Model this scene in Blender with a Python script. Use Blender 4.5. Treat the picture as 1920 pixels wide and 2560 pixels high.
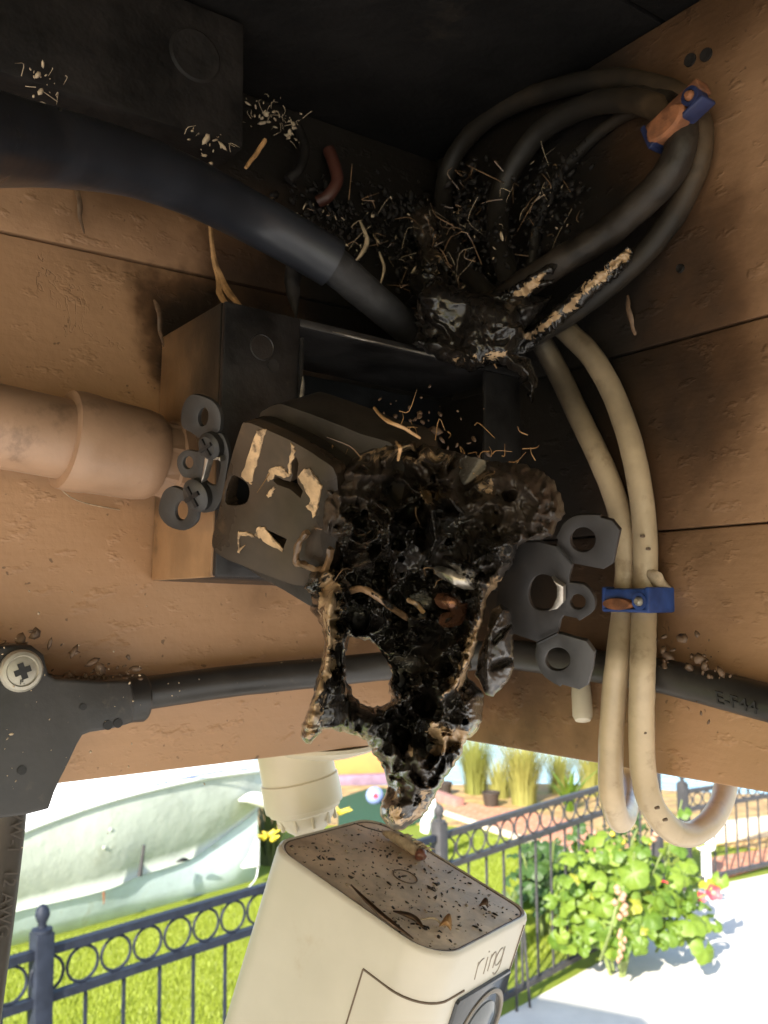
import bpy, bmesh, math, random
import numpy as np
from mathutils import Vector, Matrix
from mathutils import noise as mnoise
random.seed(7); rng = np.random.default_rng(7)
sc = bpy.context.scene
COL = sc.collection
for o in list(bpy.data.objects): bpy.data.objects.remove(o)

# ------------------------------------------------------------------ camera, sky, sun, exposure
PITCH, ROLL, EYE = 5.6, 0.5, 2.6
FPX = 2300.0
_p, _r = math.radians(PITCH), math.radians(ROLL)
FW = np.array([0, math.cos(_p), math.sin(_p)])
_u0 = np.array([0, -math.sin(_p), math.cos(_p)]); _r0 = np.array([1.0, 0, 0])
RT = _r0*math.cos(_r) - _u0*math.sin(_r)
UP = _u0*math.cos(_r) + _r0*math.sin(_r)
O = np.array([0, 0, EYE])
cam = bpy.data.cameras.new('camera'); camo = bpy.data.objects.new('camera', cam); COL.objects.link(camo)
M = Matrix(((RT[0], UP[0], -FW[0], 0), (RT[1], UP[1], -FW[1], 0), (RT[2], UP[2], -FW[2], EYE), (0, 0, 0, 1)))
camo.matrix_world = M
cam.sensor_fit = 'VERTICAL'; cam.sensor_height = 36; cam.lens = FPX/2560*36
cam.clip_start = 0.01; cam.clip_end = 3000
cam.dof.use_dof = True; cam.dof.focus_distance = 0.20; cam.dof.aperture_fstop = 48
sc.camera = camo

SUN_AZ, SUN_EL = 205.0, 30.0            # compass direction the sun stands in (clockwise from +Y), height
w = bpy.data.worlds.new('World'); sc.world = w; w.use_nodes = True
nt = w.node_tree
for n in list(nt.nodes): nt.nodes.remove(n)
sky = nt.nodes.new('ShaderNodeTexSky'); sky.sky_type = 'NISHITA'; sky.sun_disc = False
sky.sun_elevation = math.radians(SUN_EL); sky.sun_rotation = math.radians(SUN_AZ)
bg = nt.nodes.new('ShaderNodeBackground'); bg.inputs['Strength'].default_value = 0.13
wo = nt.nodes.new('ShaderNodeOutputWorld')
nt.links.new(sky.outputs[0], bg.inputs[0]); nt.links.new(bg.outputs[0], wo.inputs[0])
sl = bpy.data.lights.new('sun', 'SUN'); sl.energy = 4.2; sl.angle = math.radians(0.53); sl.color = (1, 0.94, 0.84)
so = bpy.data.objects.new('sun', sl); COL.objects.link(so)
_az, _el = math.radians(SUN_AZ), math.radians(SUN_EL)
SUNV = Vector((math.sin(_az)*math.cos(_el), math.cos(_az)*math.cos(_el), math.sin(_el)))
so.rotation_euler = (-SUNV).to_track_quat('-Z', 'Y').to_euler(); so.location = (0, -3, 6)
sc.view_settings.view_transform = 'Standard'; sc.view_settings.look = 'None'
sc.view_settings.exposure = 1.75; sc.view_settings.gamma = 1; sc.view_settings.use_curve_mapping = False
sc.render.engine = 'CYCLES'; sc.cycles.use_denoising = True
sc.cycles.max_bounces = 10; sc.cycles.diffuse_bounces = 5; sc.cycles.glossy_bounces = 4
sc.cycles.sample_clamp_indirect = 8

# ------------------------------------------------------------------ survey helpers (where things stand)
S = 0.65                                  # near-field metres per survey unit
def ray(u, v): return FW + RT*((u-960)/FPX) - UP*((v-1280)/FPX)
def P(u, v, d): return O + ray(u, v)*(d*S)
def onplane(u, v, p0, n):
    r = ray(u, v); return O + r*(float((np.asarray(p0)-O) @ n)/float(r @ n))
def ground(u, v, z=0.0): return onplane(u, v, (0, 0, z), np.array([0, 0, 1.0]))
A1 = math.radians(53.6)
D1 = np.array([math.sin(A1), math.cos(A1), 0]); D2 = np.array([-math.cos(A1), math.sin(A1), 0])
ZV = np.array([0, 0, 1.0])
N1 = np.array([D1[1], -D1[0], 0]); N2 = -D1      # faces of left and right beam, towards the viewer
C = P(1105, 1500, 0.5); C[2] = EYE               # inside corner
def LB(u, v, off=0.0): return onplane(u, v, C + N1*off*S, N1)
def RB(u, v, off=0.0): return onplane(u, v, C + N2*off*S, N2)
ZTOP, ZBOT = EYE + 0.25*S, EYE - 0.072*S

# ------------------------------------------------------------------ object helpers
BASE = {}
def tag(o, label=None, cat=None, group=None, kind=None):
    if label: o['label'] = label
    if cat: o['category'] = cat
    if group: o['group'] = group
    if kind: o['kind'] = kind
    return o
def thing(name, base, label, cat, group=None):
    o = bpy.data.objects.new(name, None); COL.objects.link(o); o.empty_display_size = 0.02
    o.location = Vector(base); BASE[o.name] = np.array(base, float)
    return tag(o, label, cat, group)
def basof(o): return BASE.get(o.name, np.zeros(3))
def link(name, me, mat=None, parent=None, base=None, smooth=True):
    """me holds world coordinates; move to be relative to the parent's (or own) base"""
    if base is None: base = basof(parent) if parent is not None else np.zeros(3)
    if np.any(base): me.transform(Matrix.Translation(-Vector(base)))
    if smooth is True: me.shade_smooth()
    elif smooth is False: me.shade_flat()
    o = bpy.data.objects.new(name, me); COL.objects.link(o)
    if parent is not None: o.parent = parent; BASE[o.name] = np.array(base, float)
    else: o.location = Vector(base); BASE[o.name] = np.array(base, float)
    if mat and not me.materials: me.materials.append(mat)
    return o
def mesh(name, V, Fc):
    me = bpy.data.meshes.new(name); me.from_pydata([tuple(map(float, v)) for v in V], [], [tuple(f) for f in Fc]); me.update(); return me
def fix(me):
    bm = bmesh.new(); bm.from_mesh(me); bmesh.ops.recalc_face_normals(bm, faces=bm.faces[:]); bm.to_mesh(me); bm.free(); return me
def autosmooth(me, ang=35):
    me.shade_smooth()
    bm = bmesh.new(); bm.from_mesh(me)
    for e in bm.edges:
        if len(e.link_faces) == 2 and e.calc_face_angle(0) > math.radians(ang): e.smooth = False
    bm.to_mesh(me); bm.free(); return me
def box_mesh(name, c, ax, ay, az, bev=0.0, seg=2, cuts=0):
    """box with centre c and full-size edge vectors ax, ay, az"""
    c, ax, ay, az = map(lambda q: np.asarray(q, float), (c, ax, ay, az))
    V = [c + ax*i/2 + ay*j/2 + az*k/2 for i in (-1, 1) for j in (-1, 1) for k in (-1, 1)]
    Fc = [(0, 1, 3, 2), (4, 6, 7, 5), (0, 4, 5, 1), (2, 3, 7, 6), (0, 2, 6, 4), (1, 5, 7, 3)]
    me = fix(mesh(name, V, Fc))
    if bev or cuts:
        bm = bmesh.new(); bm.from_mesh(me)
        if bev: bmesh.ops.bevel(bm, geom=bm.edges[:], offset=bev, segments=seg, profile=0.5, affect='EDGES')
        bm.to_mesh(me); bm.free()
    return autosmooth(me)
def join(name, ms):
    bm = bmesh.new()
    for m in ms: bm.from_mesh(m); bpy.data.meshes.remove(m)
    me = bpy.data.meshes.new(name); bm.to_mesh(me); bm.free(); return me
def catmull(pts, n):
    pts = [np.asarray(p, float) for p in pts]
    out = []
    Q = [2*pts[0]-pts[1]] + pts + [2*pts[-1]-pts[-2]]
    for i in range(1, len(Q)-2):
        p0, p1, p2, p3 = Q[i-1:i+3]
        for k in range(n):
            t = k/n
            out.append(0.5*((2*p1) + (-p0+p2)*t + (2*p0-5*p1+4*p2-p3)*t*t + (-p0+3*p1-3*p2+p3)*t**3))
    out.append(Q[-2]); return out
def tube_mesh(name, pts, rad, sides=14, n=6, flat=1.0, flatdir=None, wob=0.0, seed=0):
    """swept tube; rad number or list per control point (world metres); flat<1 squashes along flatdir"""
    if np.isscalar(rad): rad = [rad]*len(pts)
    ctr = catmull(pts, n); rr = [float(x[0]) for x in catmull([np.array([r]) for r in rad], n)]
    V, Fc = [], []
    T = [ctr[min(i+1, len(ctr)-1)]-ctr[max(i-1, 0)] for i in range(len(ctr))]
    T = [t/max(np.linalg.norm(t), 1e-12) for t in T]
    up = np.array([0.3, 0.2, 0.9]) if flatdir is None else np.asarray(flatdir, float)
    a = up - T[0]*(up@T[0]); a /= np.linalg.norm(a)
    for i, (c, t, r) in enumerate(zip(ctr, T, rr)):
        if flatdir is not None: a = up - t*(up@t)
        else: a = a - t*(a@t)
        a = a/np.linalg.norm(a); b = np.cross(t, a)
        for k in range(sides):
            th = 2*math.pi*k/sides
            q = 1.0
            if wob: q += wob*mnoise.noise(Vector((i*0.37+seed, math.cos(th)*1.3, math.sin(th)*1.3)))
            V.append(c + (a*math.cos(th)*flat + b*math.sin(th))*r*q)
    m = len(ctr)
    for i in range(m-1):
        for k in range(sides):
            Fc.append((i*sides+k, i*sides+(k+1) % sides, (i+1)*sides+(k+1) % sides, (i+1)*sides+k))
    Fc.append(tuple(range(sides-1, -1, -1))); Fc.append(tuple((m-1)*sides+k for k in range(sides)))
    return autosmooth(fix(mesh(name, V, Fc)), 50)
def lathe_mesh(name, p0, axis, prof, sides=32, xdir=None, cap=True):
    """prof: list of (radius, height along axis) in metres"""
    axis = np.asarray(axis, float); axis = axis/np.linalg.norm(axis)
    a = np.array([1.0, 0, 0]) if xdir is None else np.asarray(xdir, float)
    if abs(a@axis) > 0.95: a = np.array([0, 1.0, 0])
    a = a-axis*(a@axis); a /= np.linalg.norm(a); b = np.cross(axis, a)
    V, Fc = [], []
    for r, h in prof:
        for k in range(sides):
            th = 2*math.pi*k/sides; V.append(np.asarray(p0)+axis*h+(a*math.cos(th)+b*math.sin(th))*r)
    for i in range(len(prof)-1):
        for k in range(sides):
            Fc.append((i*sides+k, i*sides+(k+1) % sides, (i+1)*sides+(k+1) % sides, (i+1)*sides+k))
    if cap: Fc.append(tuple(range(sides-1, -1, -1))); Fc.append(tuple((len(prof)-1)*sides+k for k in range(sides)))
    return autosmooth(fix(mesh(name, V, Fc)), 35)
def plate_mesh(name, outline, holes, frame, th, bev=0.0, seg=2):
    """outline/holes are 3-D points lying on a plane; frame=(p0,e1,e2,n); a plate of thickness th centred on the plane"""
    p0, e1, e2, n = [np.asarray(q, float) for q in frame]
    bm = bmesh.new(); edges = []
    for poly in [outline]+list(holes):
        vs = []
        for q in poly:
            d = np.asarray(q, float)-p0; c = (float(d@e1), float(d@e2), 0.0)
            if vs and (vs[-1].co-Vector(c)).length < 2e-5: continue
            vs.append(bm.verts.new(c))
        if (vs[0].co-vs[-1].co).length < 2e-5: bm.verts.remove(vs.pop())
        edges += [bm.edges.new((vs[k], vs[(k+1) % len(vs)])) for k in range(len(vs))]
    bmesh.ops.triangle_fill(bm, use_beauty=True, use_dissolve=False, edges=edges, normal=(0, 0, 1))
    for f in bm.faces:
        if f.normal.z < 0: f.normal_flip()
    top = bm.faces[:]
    r = bmesh.ops.extrude_face_region(bm, geom=top)
    nv = [g for g in r['geom'] if isinstance(g, bmesh.types.BMVert)]
    nf = set(g for g in r['geom'] if isinstance(g, bmesh.types.BMFace))
    s2 = set(nv)
    for v in bm.verts: v.co.z = th/2 if v in s2 else -th/2
    bmesh.ops.recalc_face_normals(bm, faces=bm.faces[:])
    if bev:
        rim = [e for e in bm.edges if all(v in s2 for v in e.verts) and len(e.link_faces) == 2 and sum(f in nf for f in e.link_faces) == 1]
        bmesh.ops.bevel(bm, geom=rim, offset=bev, segments=seg, profile=0.5, affect='EDGES', clamp_overlap=True)
    me = bpy.data.meshes.new(name); bm.to_mesh(me); bm.free()
    me.transform(Matrix(((e1[0], e2[0], n[0], p0[0]), (e1[1], e2[1], n[1], p0[1]), (e1[2], e2[2], n[2], p0[2]), (0, 0, 0, 1))))
    return autosmooth(me, 40)
def smooth_poly(pts, n=4):
    pts = [np.asarray(p, float) for p in pts]; m = len(pts); out = []
    for i in range(m):
        p0, p1, p2, p3 = pts[i-1], pts[i], pts[(i+1) % m], pts[(i+2) % m]
        for k in range(n):
            t = k/n
            out.append(0.5*((2*p1)+(-p0+p2)*t+(2*p0-5*p1+4*p2-p3)*t*t+(-p0+3*p1-3*p2+p3)*t**3))
    return out
def ell(cx, cy, rx, ry, rot=0, n=24):
    c, s = math.cos(rot), math.sin(rot)
    return [(cx+rx*math.cos(t)*c-ry*math.sin(t)*s, cy+rx*math.cos(t)*s+ry*math.sin(t)*c) for t in np.linspace(0, 2*math.pi, n, endpoint=False)]
def dedupe(o): return o

# ------------------------------------------------------------------ materials
def new_mat(name):
    m = bpy.data.materials.new(name); m.use_nodes = True
    t = m.node_tree; b = t.nodes['Principled BSDF']; return m, t, b
class NB:
    def __init__(s, t): s.t = t
    def n(s, typ, **kw):
        x = s.t.nodes.new(typ)
        for k, v in kw.items(): setattr(x, k, v)
        return x
    def l(s, a, b): s.t.links.new(a, b)
    def noise(s, vec, scale, detail=4, rough=0.55, dist=0.0):
        x = s.n('ShaderNodeTexNoise'); x.inputs['Scale'].default_value = scale; x.inputs['Detail'].default_value = detail
        x.inputs['Roughness'].default_value = rough; x.inputs['Distortion'].default_value = dist
        if vec is not None: s.l(vec, x.inputs['Vector'])
        return x.outputs[0]
    def voro(s, vec, scale, feature='F1'):
        x = s.n('ShaderNodeTexVoronoi', feature=feature); x.inputs['Scale'].default_value = scale
        s.l(vec, x.inputs['Vector']); return x.outputs[0]
    def math(s, op, a, b=None, clamp=False):
        x = s.n('ShaderNodeMath', operation=op, use_clamp=clamp)
        for i, q in enumerate((a, b)):
            if q is None: continue
            if hasattr(q, 'links'): s.l(q, x.inputs[i])
            else: x.inputs[i].default_value = q
        return x.outputs[0]
    def ramp(s, fac, stops):
        x = s.n('ShaderNodeValToRGB'); r = x.color_ramp
        while len(r.elements) < len(stops): r.elements.new(0.5)
        for e, (p, c) in zip(r.elements, stops):
            e.position = p; e.color = (c[0], c[1], c[2], 1) if not np.isscalar(c) else (c, c, c, 1)
        s.l(fac, x.inputs[0]); return x.outputs[0]
    def mix(s, fac, a, b, blend='MIX'):
        x = s.n('ShaderNodeMix', data_type='RGBA', blend_type=blend)
        if hasattr(fac, 'links'): s.l(fac, x.inputs[0])
        else: x.inputs[0].default_value = fac
        for i, q in ((6, a), (7, b)):
            if hasattr(q, 'links'): s.l(q, x.inputs[i])
            else: x.inputs[i].default_value = (q[0], q[1], q[2], 1)
        return x.outputs[2]
    def smooth(s, v, lo, hi, a=0.0, b=1.0):
        x = s.n('ShaderNodeMapRange', interpolation_type='SMOOTHSTEP')
        s.l(v, x.inputs[0]); x.inputs[1].default_value = lo; x.inputs[2].default_value = hi
        x.inputs[3].default_value = a; x.inputs[4].default_value = b; return x.outputs[0]
    def bump(s, h, strength, dist, normal=None):
        x = s.n('ShaderNodeBump'); x.inputs['Strength'].default_value = strength; x.inputs['Distance'].default_value = dist
        s.l(h, x.inputs['Height'])
        if normal is not None: s.l(normal, x.inputs['Normal'])
        return x.outputs[0]
    def pos(s): return s.n('ShaderNodeNewGeometry').outputs['Position']
    def mapping(s, vec, scale=(1, 1, 1), rot=(0, 0, 0)):
        x = s.n('ShaderNodeMapping'); x.inputs['Scale'].default_value = scale; x.inputs['Rotation'].default_value = rot
        s.l(vec, x.inputs[0]); return x.outputs[0]
    def attr(s, name): 
        x = s.n('ShaderNodeAttribute'); x.attribute_name = name; return x.outputs['Fac']
FIRE = C + ZV*0.15*S + N1*0.03*S + N2*0.03*S
def soot(nb, centre=None, r0=0.10, r1=0.24, zs=0.8, amp=0.07):
    """stain left by the fire: strongest near the burnt corner, fading outwards along the timber (world-fixed)"""
    pos = nb.pos()
    sub = nb.n('ShaderNodeVectorMath', operation='SUBTRACT'); nb.l(pos, sub.inputs[0])
    sub.inputs[1].default_value = tuple(FIRE if centre is None else centre)
    sc_ = nb.n('ShaderNodeVectorMath', operation='MULTIPLY'); nb.l(sub.outputs[0], sc_.inputs[0]); sc_.inputs[1].default_value = (1, 1, zs)
    ln = nb.n('ShaderNodeVectorMath', operation='LENGTH'); nb.l(sc_.outputs[0], ln.inputs[0])
    nz = nb.noise(pos, 28, 5, 0.6)
    d = nb.math('ADD', ln.outputs['Value'], nb.math('MULTIPLY', nb.math('SUBTRACT', nz, 0.5), amp))
    return nb.smooth(d, r0*S, r1*S, 1.0, 0.0)

def wood_paint(name, axis_rot, base=(0.43, 0.250, 0.138), r0=0.07, r1=0.23, zlo=0.12, zhi=0.215, zmax=0.97, extra=()):
    m, t, b = new_mat(name); nb = NB(t); pos = nb.pos()
    g = nb.mapping(pos, (14, 14, 150), (0, 0, 0))
    rot = nb.mapping(pos, (1, 1, 1), (0, 0, axis_rot)); gr = nb.mapping(rot, (10, 60, 120))
    grain = nb.noise(gr, 1.0, 5, 0.6, 0.4)
    blot = nb.noise(pos, 18, 4, 0.6)
    fine = nb.noise(pos, 260, 3, 0.6)
    col = nb.mix(blot, (base[0]*0.8, base[1]*0.78, base[2]*0.75), (base[0]*1.15, base[1]*1.15, base[2]*1.15))
    col = nb.mix(nb.math('MULTIPLY', nb.smooth(grain, 0.55, 0.75), 0.08), col, (base[0]*0.55, base[1]*0.5, base[2]*0.45))
    specks = nb.smooth(nb.noise(pos, 420, 2, 0.5), 0.70, 0.76)
    col = nb.mix(nb.math('MULTIPLY', specks, 0.6), col, (0.05, 0.03, 0.02))
    crk = nb.smooth(nb.math('ABSOLUTE', nb.math('SUBTRACT', nb.noise(pos, 62, 4, 0.65, 0.6), 0.5)), 0.0, 0.012, 1, 0)
    crk = nb.math('MULTIPLY', crk, nb.smooth(nb.noise(pos, 31, 3), 0.60, 0.68))
    col = nb.mix(nb.math('MULTIPLY', crk, 0.5), col, (0.08, 0.045, 0.025))
    s1 = soot(nb, None, r0, r1, 0.75, 0.06)
    # soot also rolled along the top of the timber under the soffit
    sep = nb.n('ShaderNodeSeparateXYZ'); nb.l(pos, sep.inputs[0])
    zt = nb.smooth(nb.math('ADD', sep.outputs[2], nb.math('MULTIPLY', nb.math('SUBTRACT', nb.noise(pos, 20, 4), 0.5), 0.05)), EYE+zlo*S, EYE+zhi*S, 0, zmax)
    s2 = nb.math('MAXIMUM', s1, zt)
    for (pt, ra, rb_) in extra: s2 = nb.math('MAXIMUM', s2, nb.math('MULTIPLY', soot(nb, pt, ra, rb_, 0.6, 0.05), 0.9))  # further points where the boards around the box are darkened
    col = nb.mix(nb.math('MULTIPLY', nb.smooth(s2, 0.0, 0.62), 0.9), col, (0.085, 0.040, 0.017))
    col = nb.mix(nb.math('MULTIPLY', nb.smooth(s2, 0.38, 1.0), 0.985), col, (0.006, 0.005, 0.004))
    nb.l(col, b.inputs['Base Color'])
    nb.l(nb.ramp(blot, [(0.3, 0.45), (0.7, 0.62)]), b.inputs['Roughness'])
    h = nb.math('ADD', nb.math('MULTIPLY', grain, 0.30), nb.math('MULTIPLY', fine, 0.35))
    blister = nb.smooth(nb.noise(nb.mapping(rot, (0.6, 1, 1)), 230, 3, 0.55), 0.56, 0.74)
    h = nb.math('ADD', h, nb.math('MULTIPLY', blister, 0.55))
    h = nb.math('ADD', h, nb.math('MULTIPLY', nb.noise(nb.mapping(rot, (0.35, 1, 1)), 70, 3, 0.5), 0.9))
    h = nb.math('SUBTRACT', h, nb.math('MULTIPLY', crk, 0.6))
    h = nb.math('ADD', h, nb.math('MULTIPLY', nb.noise(nb.mapping(rot, (25, 90, 120)), 1.0, 4, 0.6), 0.35))
    nb.l(nb.bump(h, 0.42, 0.0012), b.inputs['Normal'])
    return m
def simple(name, col, rough=0.5, metal=0.0, var=0.15, nscale=40, bump=0.2, bdist=0.001, bscale=200, spec=0.5, sootit=None, dirt=None, coat=0.0):
    m, t, b = new_mat(name); nb = NB(t); pos = nb.pos()
    nz = nb.noise(pos, nscale, 5, 0.6)
    c = nb.mix(nb.smooth(nz, 0.3, 0.7), tuple(q*(1-var) for q in col), tuple(min(q*(1+var), 0.95) for q in col))
    if dirt:
        d = nb.smooth(nb.noise(pos, dirt[1], 6, 0.65), dirt[2], dirt[2]+0.15)
        c = nb.mix(nb.math('MULTIPLY', d, dirt[3]), c, dirt[0])
    if sootit:
        s = soot(nb, **sootit); c = nb.mix(s, c, (0.012, 0.010, 0.008))
    nb.l(c, b.inputs['Base Color'])
    nb.l(nb.ramp(nz, [(0.25, max(rough-0.12, 0.03)), (0.75, min(rough+0.12, 1))]), b.inputs['Roughness'])
    b.inputs['Metallic'].default_value = metal; b.inputs['Specular IOR Level'].default_value = spec
    b.inputs['Coat Weight'].default_value = coat
    if bump: nb.l(nb.bump(nb.noise(pos, bscale, 4, 0.6), bump, bdist), b.inputs['Normal'])
    return m
def char_mat(name, tan=(0.52, 0.35, 0.20), black=(0.010, 0.0085, 0.0075)):
    """burnt plastic: glossy black crust, bare tan where the vertex attribute 'peel' says the crust came off"""
    m, t, b = new_mat(name); nb = NB(t); pos = nb.pos()
    big = nb.noise(pos, 60, 6, 0.65); fine = nb.noise(pos, 480, 5, 0.65)
    peel = nb.attr('peel')
    frag = nb.noise(pos, 230, 5, 0.7, 0.8)
    pm = nb.smooth(nb.math('ADD', peel, nb.math('MULTIPLY', nb.math('SUBTRACT', frag, 0.5), 2.1)), 0.50, 0.56)
    crust = nb.mix(nb.smooth(big, 0.45, 0.75), black, (0.030, 0.023, 0.018))
    ash = nb.smooth(nb.math('ADD', nb.attr('ash'), nb.math('MULTIPLY', nb.math('SUBTRACT', nb.noise(pos, 110, 5, 0.65), 0.5), 0.9)), 0.25, 0.8)
    crust = nb.mix(nb.math('MULTIPLY', ash, 0.85), crust, (0.042, 0.030, 0.022))
    crust = nb.mix(nb.math('MULTIPLY', nb.smooth(nb.noise(pos, 150, 5, 0.7), 0.66, 0.78), 0.5), crust, (0.16, 0.11, 0.07))
    tanv = nb.mix(nb.noise(pos, 120, 4), tuple(q*0.45 for q in tan), tan)
    nb.l(nb.mix(pm, crust, tanv), b.inputs['Base Color'])
    rg = nb.ramp(nb.noise(pos, 90, 4, 0.6), [(0.38, 0.06), (0.62, 0.34)])
    rg = nb.mix(ash, rg, (0.48, 0.48, 0.48))
    nb.l(nb.mix(pm, rg, (0.38, 0.38, 0.38)), b.inputs['Roughness'])
    b.inputs['Specular IOR Level'].default_value = 0.42
    h = nb.math('ADD', nb.math('MULTIPLY', big, 1.0), nb.math('MULTIPLY', fine, 0.22))
    h = nb.math('ADD', h, nb.math('MULTIPLY', nb.noise(pos, 190, 5, 0.7), 0.5))
    h = nb.math('SUBTRACT', h, nb.math('MULTIPLY', pm, 0.5))
    nb.l(nb.bump(h, 0.5, 0.0012), b.inputs['Normal'])
    b.inputs['Coat Weight'].default_value = 0.25; b.inputs['Coat Roughness'].default_value = 0.08
    return m
A_L = -math.atan2(D1[1], D1[0]); A_R = -math.atan2(D2[1], D2[0])
M_wl = wood_paint('tan_paint_left', A_L, r0=0.05, r1=0.17, zlo=0.13, zhi=0.22, extra=((LB(470, 860), .0, .035), (LB(700, 800), .0, .06)))
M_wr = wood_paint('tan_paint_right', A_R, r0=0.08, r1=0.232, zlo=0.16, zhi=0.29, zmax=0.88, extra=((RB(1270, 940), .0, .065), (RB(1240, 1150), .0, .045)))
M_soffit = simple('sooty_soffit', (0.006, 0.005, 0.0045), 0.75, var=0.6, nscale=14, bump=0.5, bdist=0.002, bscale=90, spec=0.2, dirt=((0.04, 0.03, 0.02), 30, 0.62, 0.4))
M_roof = simple('roof_felt', (0.10, 0.09, 0.08), 0.9)
M_block = simple('charred_wood', (0.010, 0.008, 0.007), 0.7, var=0.6, nscale=60, bump=0.6, bdist=0.002, bscale=70, spec=0.25, dirt=((0.06, 0.045, 0.03), 90, 0.68, 0.5))
M_hose = simple('black_rubber', (0.021, 0.0225, 0.028), 0.36, var=0.3, nscale=30, bump=0.15, bdist=0.0006, bscale=160, dirt=((0.07, 0.06, 0.055), 70, 0.60, 0.4))
M_hose2 = simple('dusty_black_rubber', (0.030, 0.029, 0.030), 0.6, var=0.4, nscale=90, bump=0.4, bdist=0.0006, bscale=300, dirt=((0.12, 0.11, 0.10), 240, 0.60, 0.5))
M_cord = simple('weathered_black_plastic', (0.030, 0.027, 0.025), 0.45, var=0.3, nscale=50, bump=0.2, bdist=0.0005, bscale=250, dirt=((0.13, 0.10, 0.07), 120, 0.60, 0.45))
M_cable = simple('white_cable_jacket', (0.48, 0.37, 0.24), 0.42, var=0.16, nscale=45, bump=0.25, bdist=0.0006, bscale=120,
                 sootit=dict(r0=0.07, r1=0.165, zs=0.9, amp=0.05), dirt=((0.17, 0.105, 0.05), 85, 0.54, 0.55))
M_cable2 = simple('sooty_cable_jacket', (0.15, 0.092, 0.048), 0.55, spec=0.25, var=0.35, nscale=80, bump=0.3, bdist=0.0006, bscale=180,
                 sootit=dict(r0=0.10, r1=0.27, zs=1.0, amp=0.12), dirt=((0.05, 0.035, 0.02), 150, 0.55, 0.6))
M_pvc = simple('tan_painted_pipe', (0.37, 0.225, 0.14), 0.42, var=0.10, nscale=50, bump=0.35, bdist=0.0008, bscale=120, dirt=((0.13, 0.075, 0.045), 60, 0.56, 0.6), sootit=dict(centre=C - D1*0.10 + ZV*0.20*S, r0=0.03, r1=0.20, zs=1.0, amp=0.05))
M_boxtan = simple('tan_painted_metal', (0.34, 0.195, 0.10), 0.38, var=0.2, nscale=50, bump=0.35, bdist=0.001, bscale=90, dirt=((0.05, 0.033, 0.022), 30, 0.52, 0.75),
                 sootit=dict(centre=LB(575, 800, .058), r0=0.012, r1=0.075, zs=0.75, amp=0.05))
M_boxblk = simple('sooty_metal', (0.028, 0.026, 0.026), 0.40, metal=0.5, var=0.5, nscale=60, bump=0.35, bdist=0.0006, bscale=300, dirt=((0.16, 0.14, 0.12), 160, 0.67, 0.6))
M_boxin = simple('soot_inside', (0.008, 0.009, 0.011), 0.5, var=0.5, nscale=60, bump=0.4, bdist=0.0008, bscale=200, spec=0.35)
M_worn = simple('worn_steel_edge', (0.42, 0.38, 0.33), 0.35, metal=0.8, var=0.5, nscale=200)
M_yoke = simple('burnt_steel', (0.048, 0.045, 0.043), 0.48, metal=0.4, var=0.30, nscale=70, bump=0.2, bdist=0.0004, bscale=400, dirt=((0.05, 0.04, 0.032), 120, 0.55, 0.5))
M_yoke2 = simple('dark_burnt_steel', (0.017, 0.0145, 0.014), 0.50, metal=0.3, var=0.30, nscale=70, bump=0.2, bdist=0.0004, bscale=400, dirt=((0.03, 0.024, 0.02), 120, 0.55, 0.5))
M_face = simple('scorched_plastic', (0.040, 0.028, 0.019), 0.30, var=0.7, nscale=30, bump=0.12, bdist=0.0005, bscale=120, dirt=((0.17, 0.105, 0.055), 22, 0.50, 0.75), spec=0.35)
M_body = simple('grey_scorched_plastic', (0.034, 0.027, 0.021), 0.45, var=0.5, nscale=60, spec=0.3, bump=0.3, bdist=0.0008, bscale=180, dirt=((0.02, 0.015, 0.012), 60, 0.5, 0.7))
M_void = simple('black_void', (0.002, 0.002, 0.002), 0.9, bump=0, spec=0.05)
M_dark = simple('black_plastic', (0.008, 0.007, 0.007), 0.5)
M_peel = simple('bare_tan_plastic', (0.44, 0.29, 0.16), 0.38, var=0.35, nscale=160, bump=0.5, bdist=0.0006, bscale=350, dirt=((0.06, 0.04, 0.025), 300, 0.50, 0.85))
M_brown = simple('scorched_brown_rim', (0.16, 0.095, 0.05), 0.35, var=0.5, nscale=200, bump=0.4, bdist=0.0004, bscale=300)
M_char = char_mat('charred_plastic')
M_screw = simple('dull_zinc', (0.36, 0.33, 0.27), 0.42, metal=0.55, var=0.15, nscale=200, bump=0.2, bdist=0.0003, bscale=500, dirt=((0.22, 0.17, 0.11), 300, 0.62, 0.5))
M_blue = simple('blue_plastic', (0.030, 0.070, 0.25), 0.45, var=0.35, dirt=((0.05, 0.05, 0.06), 130, 0.58, 0.7), nscale=150, bump=0.2, bdist=0.0004, bscale=300)
M_blued = simple('sooty_blue_plastic', (0.014, 0.020, 0.060), 0.45, var=0.4, nscale=150, bump=0.2, bdist=0.0004, bscale=300)
M_rust = simple('rust', (0.20, 0.075, 0.03), 0.75, var=0.35, nscale=300, bump=0.5, bdist=0.0005, bscale=600)
M_rustd = simple('rusty_clip', (0.17, 0.065, 0.028), 0.7, var=0.45, nscale=200, bump=0.4, bdist=0.0005, bscale=500, dirt=((0.03, 0.035, 0.09), 120, 0.56, 0.8))
M_white = simple('cream_plastic', (0.56, 0.50, 0.39), 0.38, var=0.05, nscale=30, bump=0.08, bdist=0.0003, bscale=300, dirt=((0.40, 0.30, 0.18), 45, 0.62, 0.5))
M_camw = simple('dirty_white_plastic', (0.52, 0.47, 0.39), 0.40, var=0.06, nscale=25, bump=0.06, bdist=0.0003, bscale=300, dirt=((0.34, 0.23, 0.13), 32, 0.60, 0.55))
M_camtop = simple('dusty_plastic_top', (0.66, 0.545, 0.43), 0.7, var=0.25, nscale=90, bump=0.35, bdist=0.0005, bscale=500, dirt=((0.30, 0.22, 0.155), 150, 0.58, 0.5))
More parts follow.
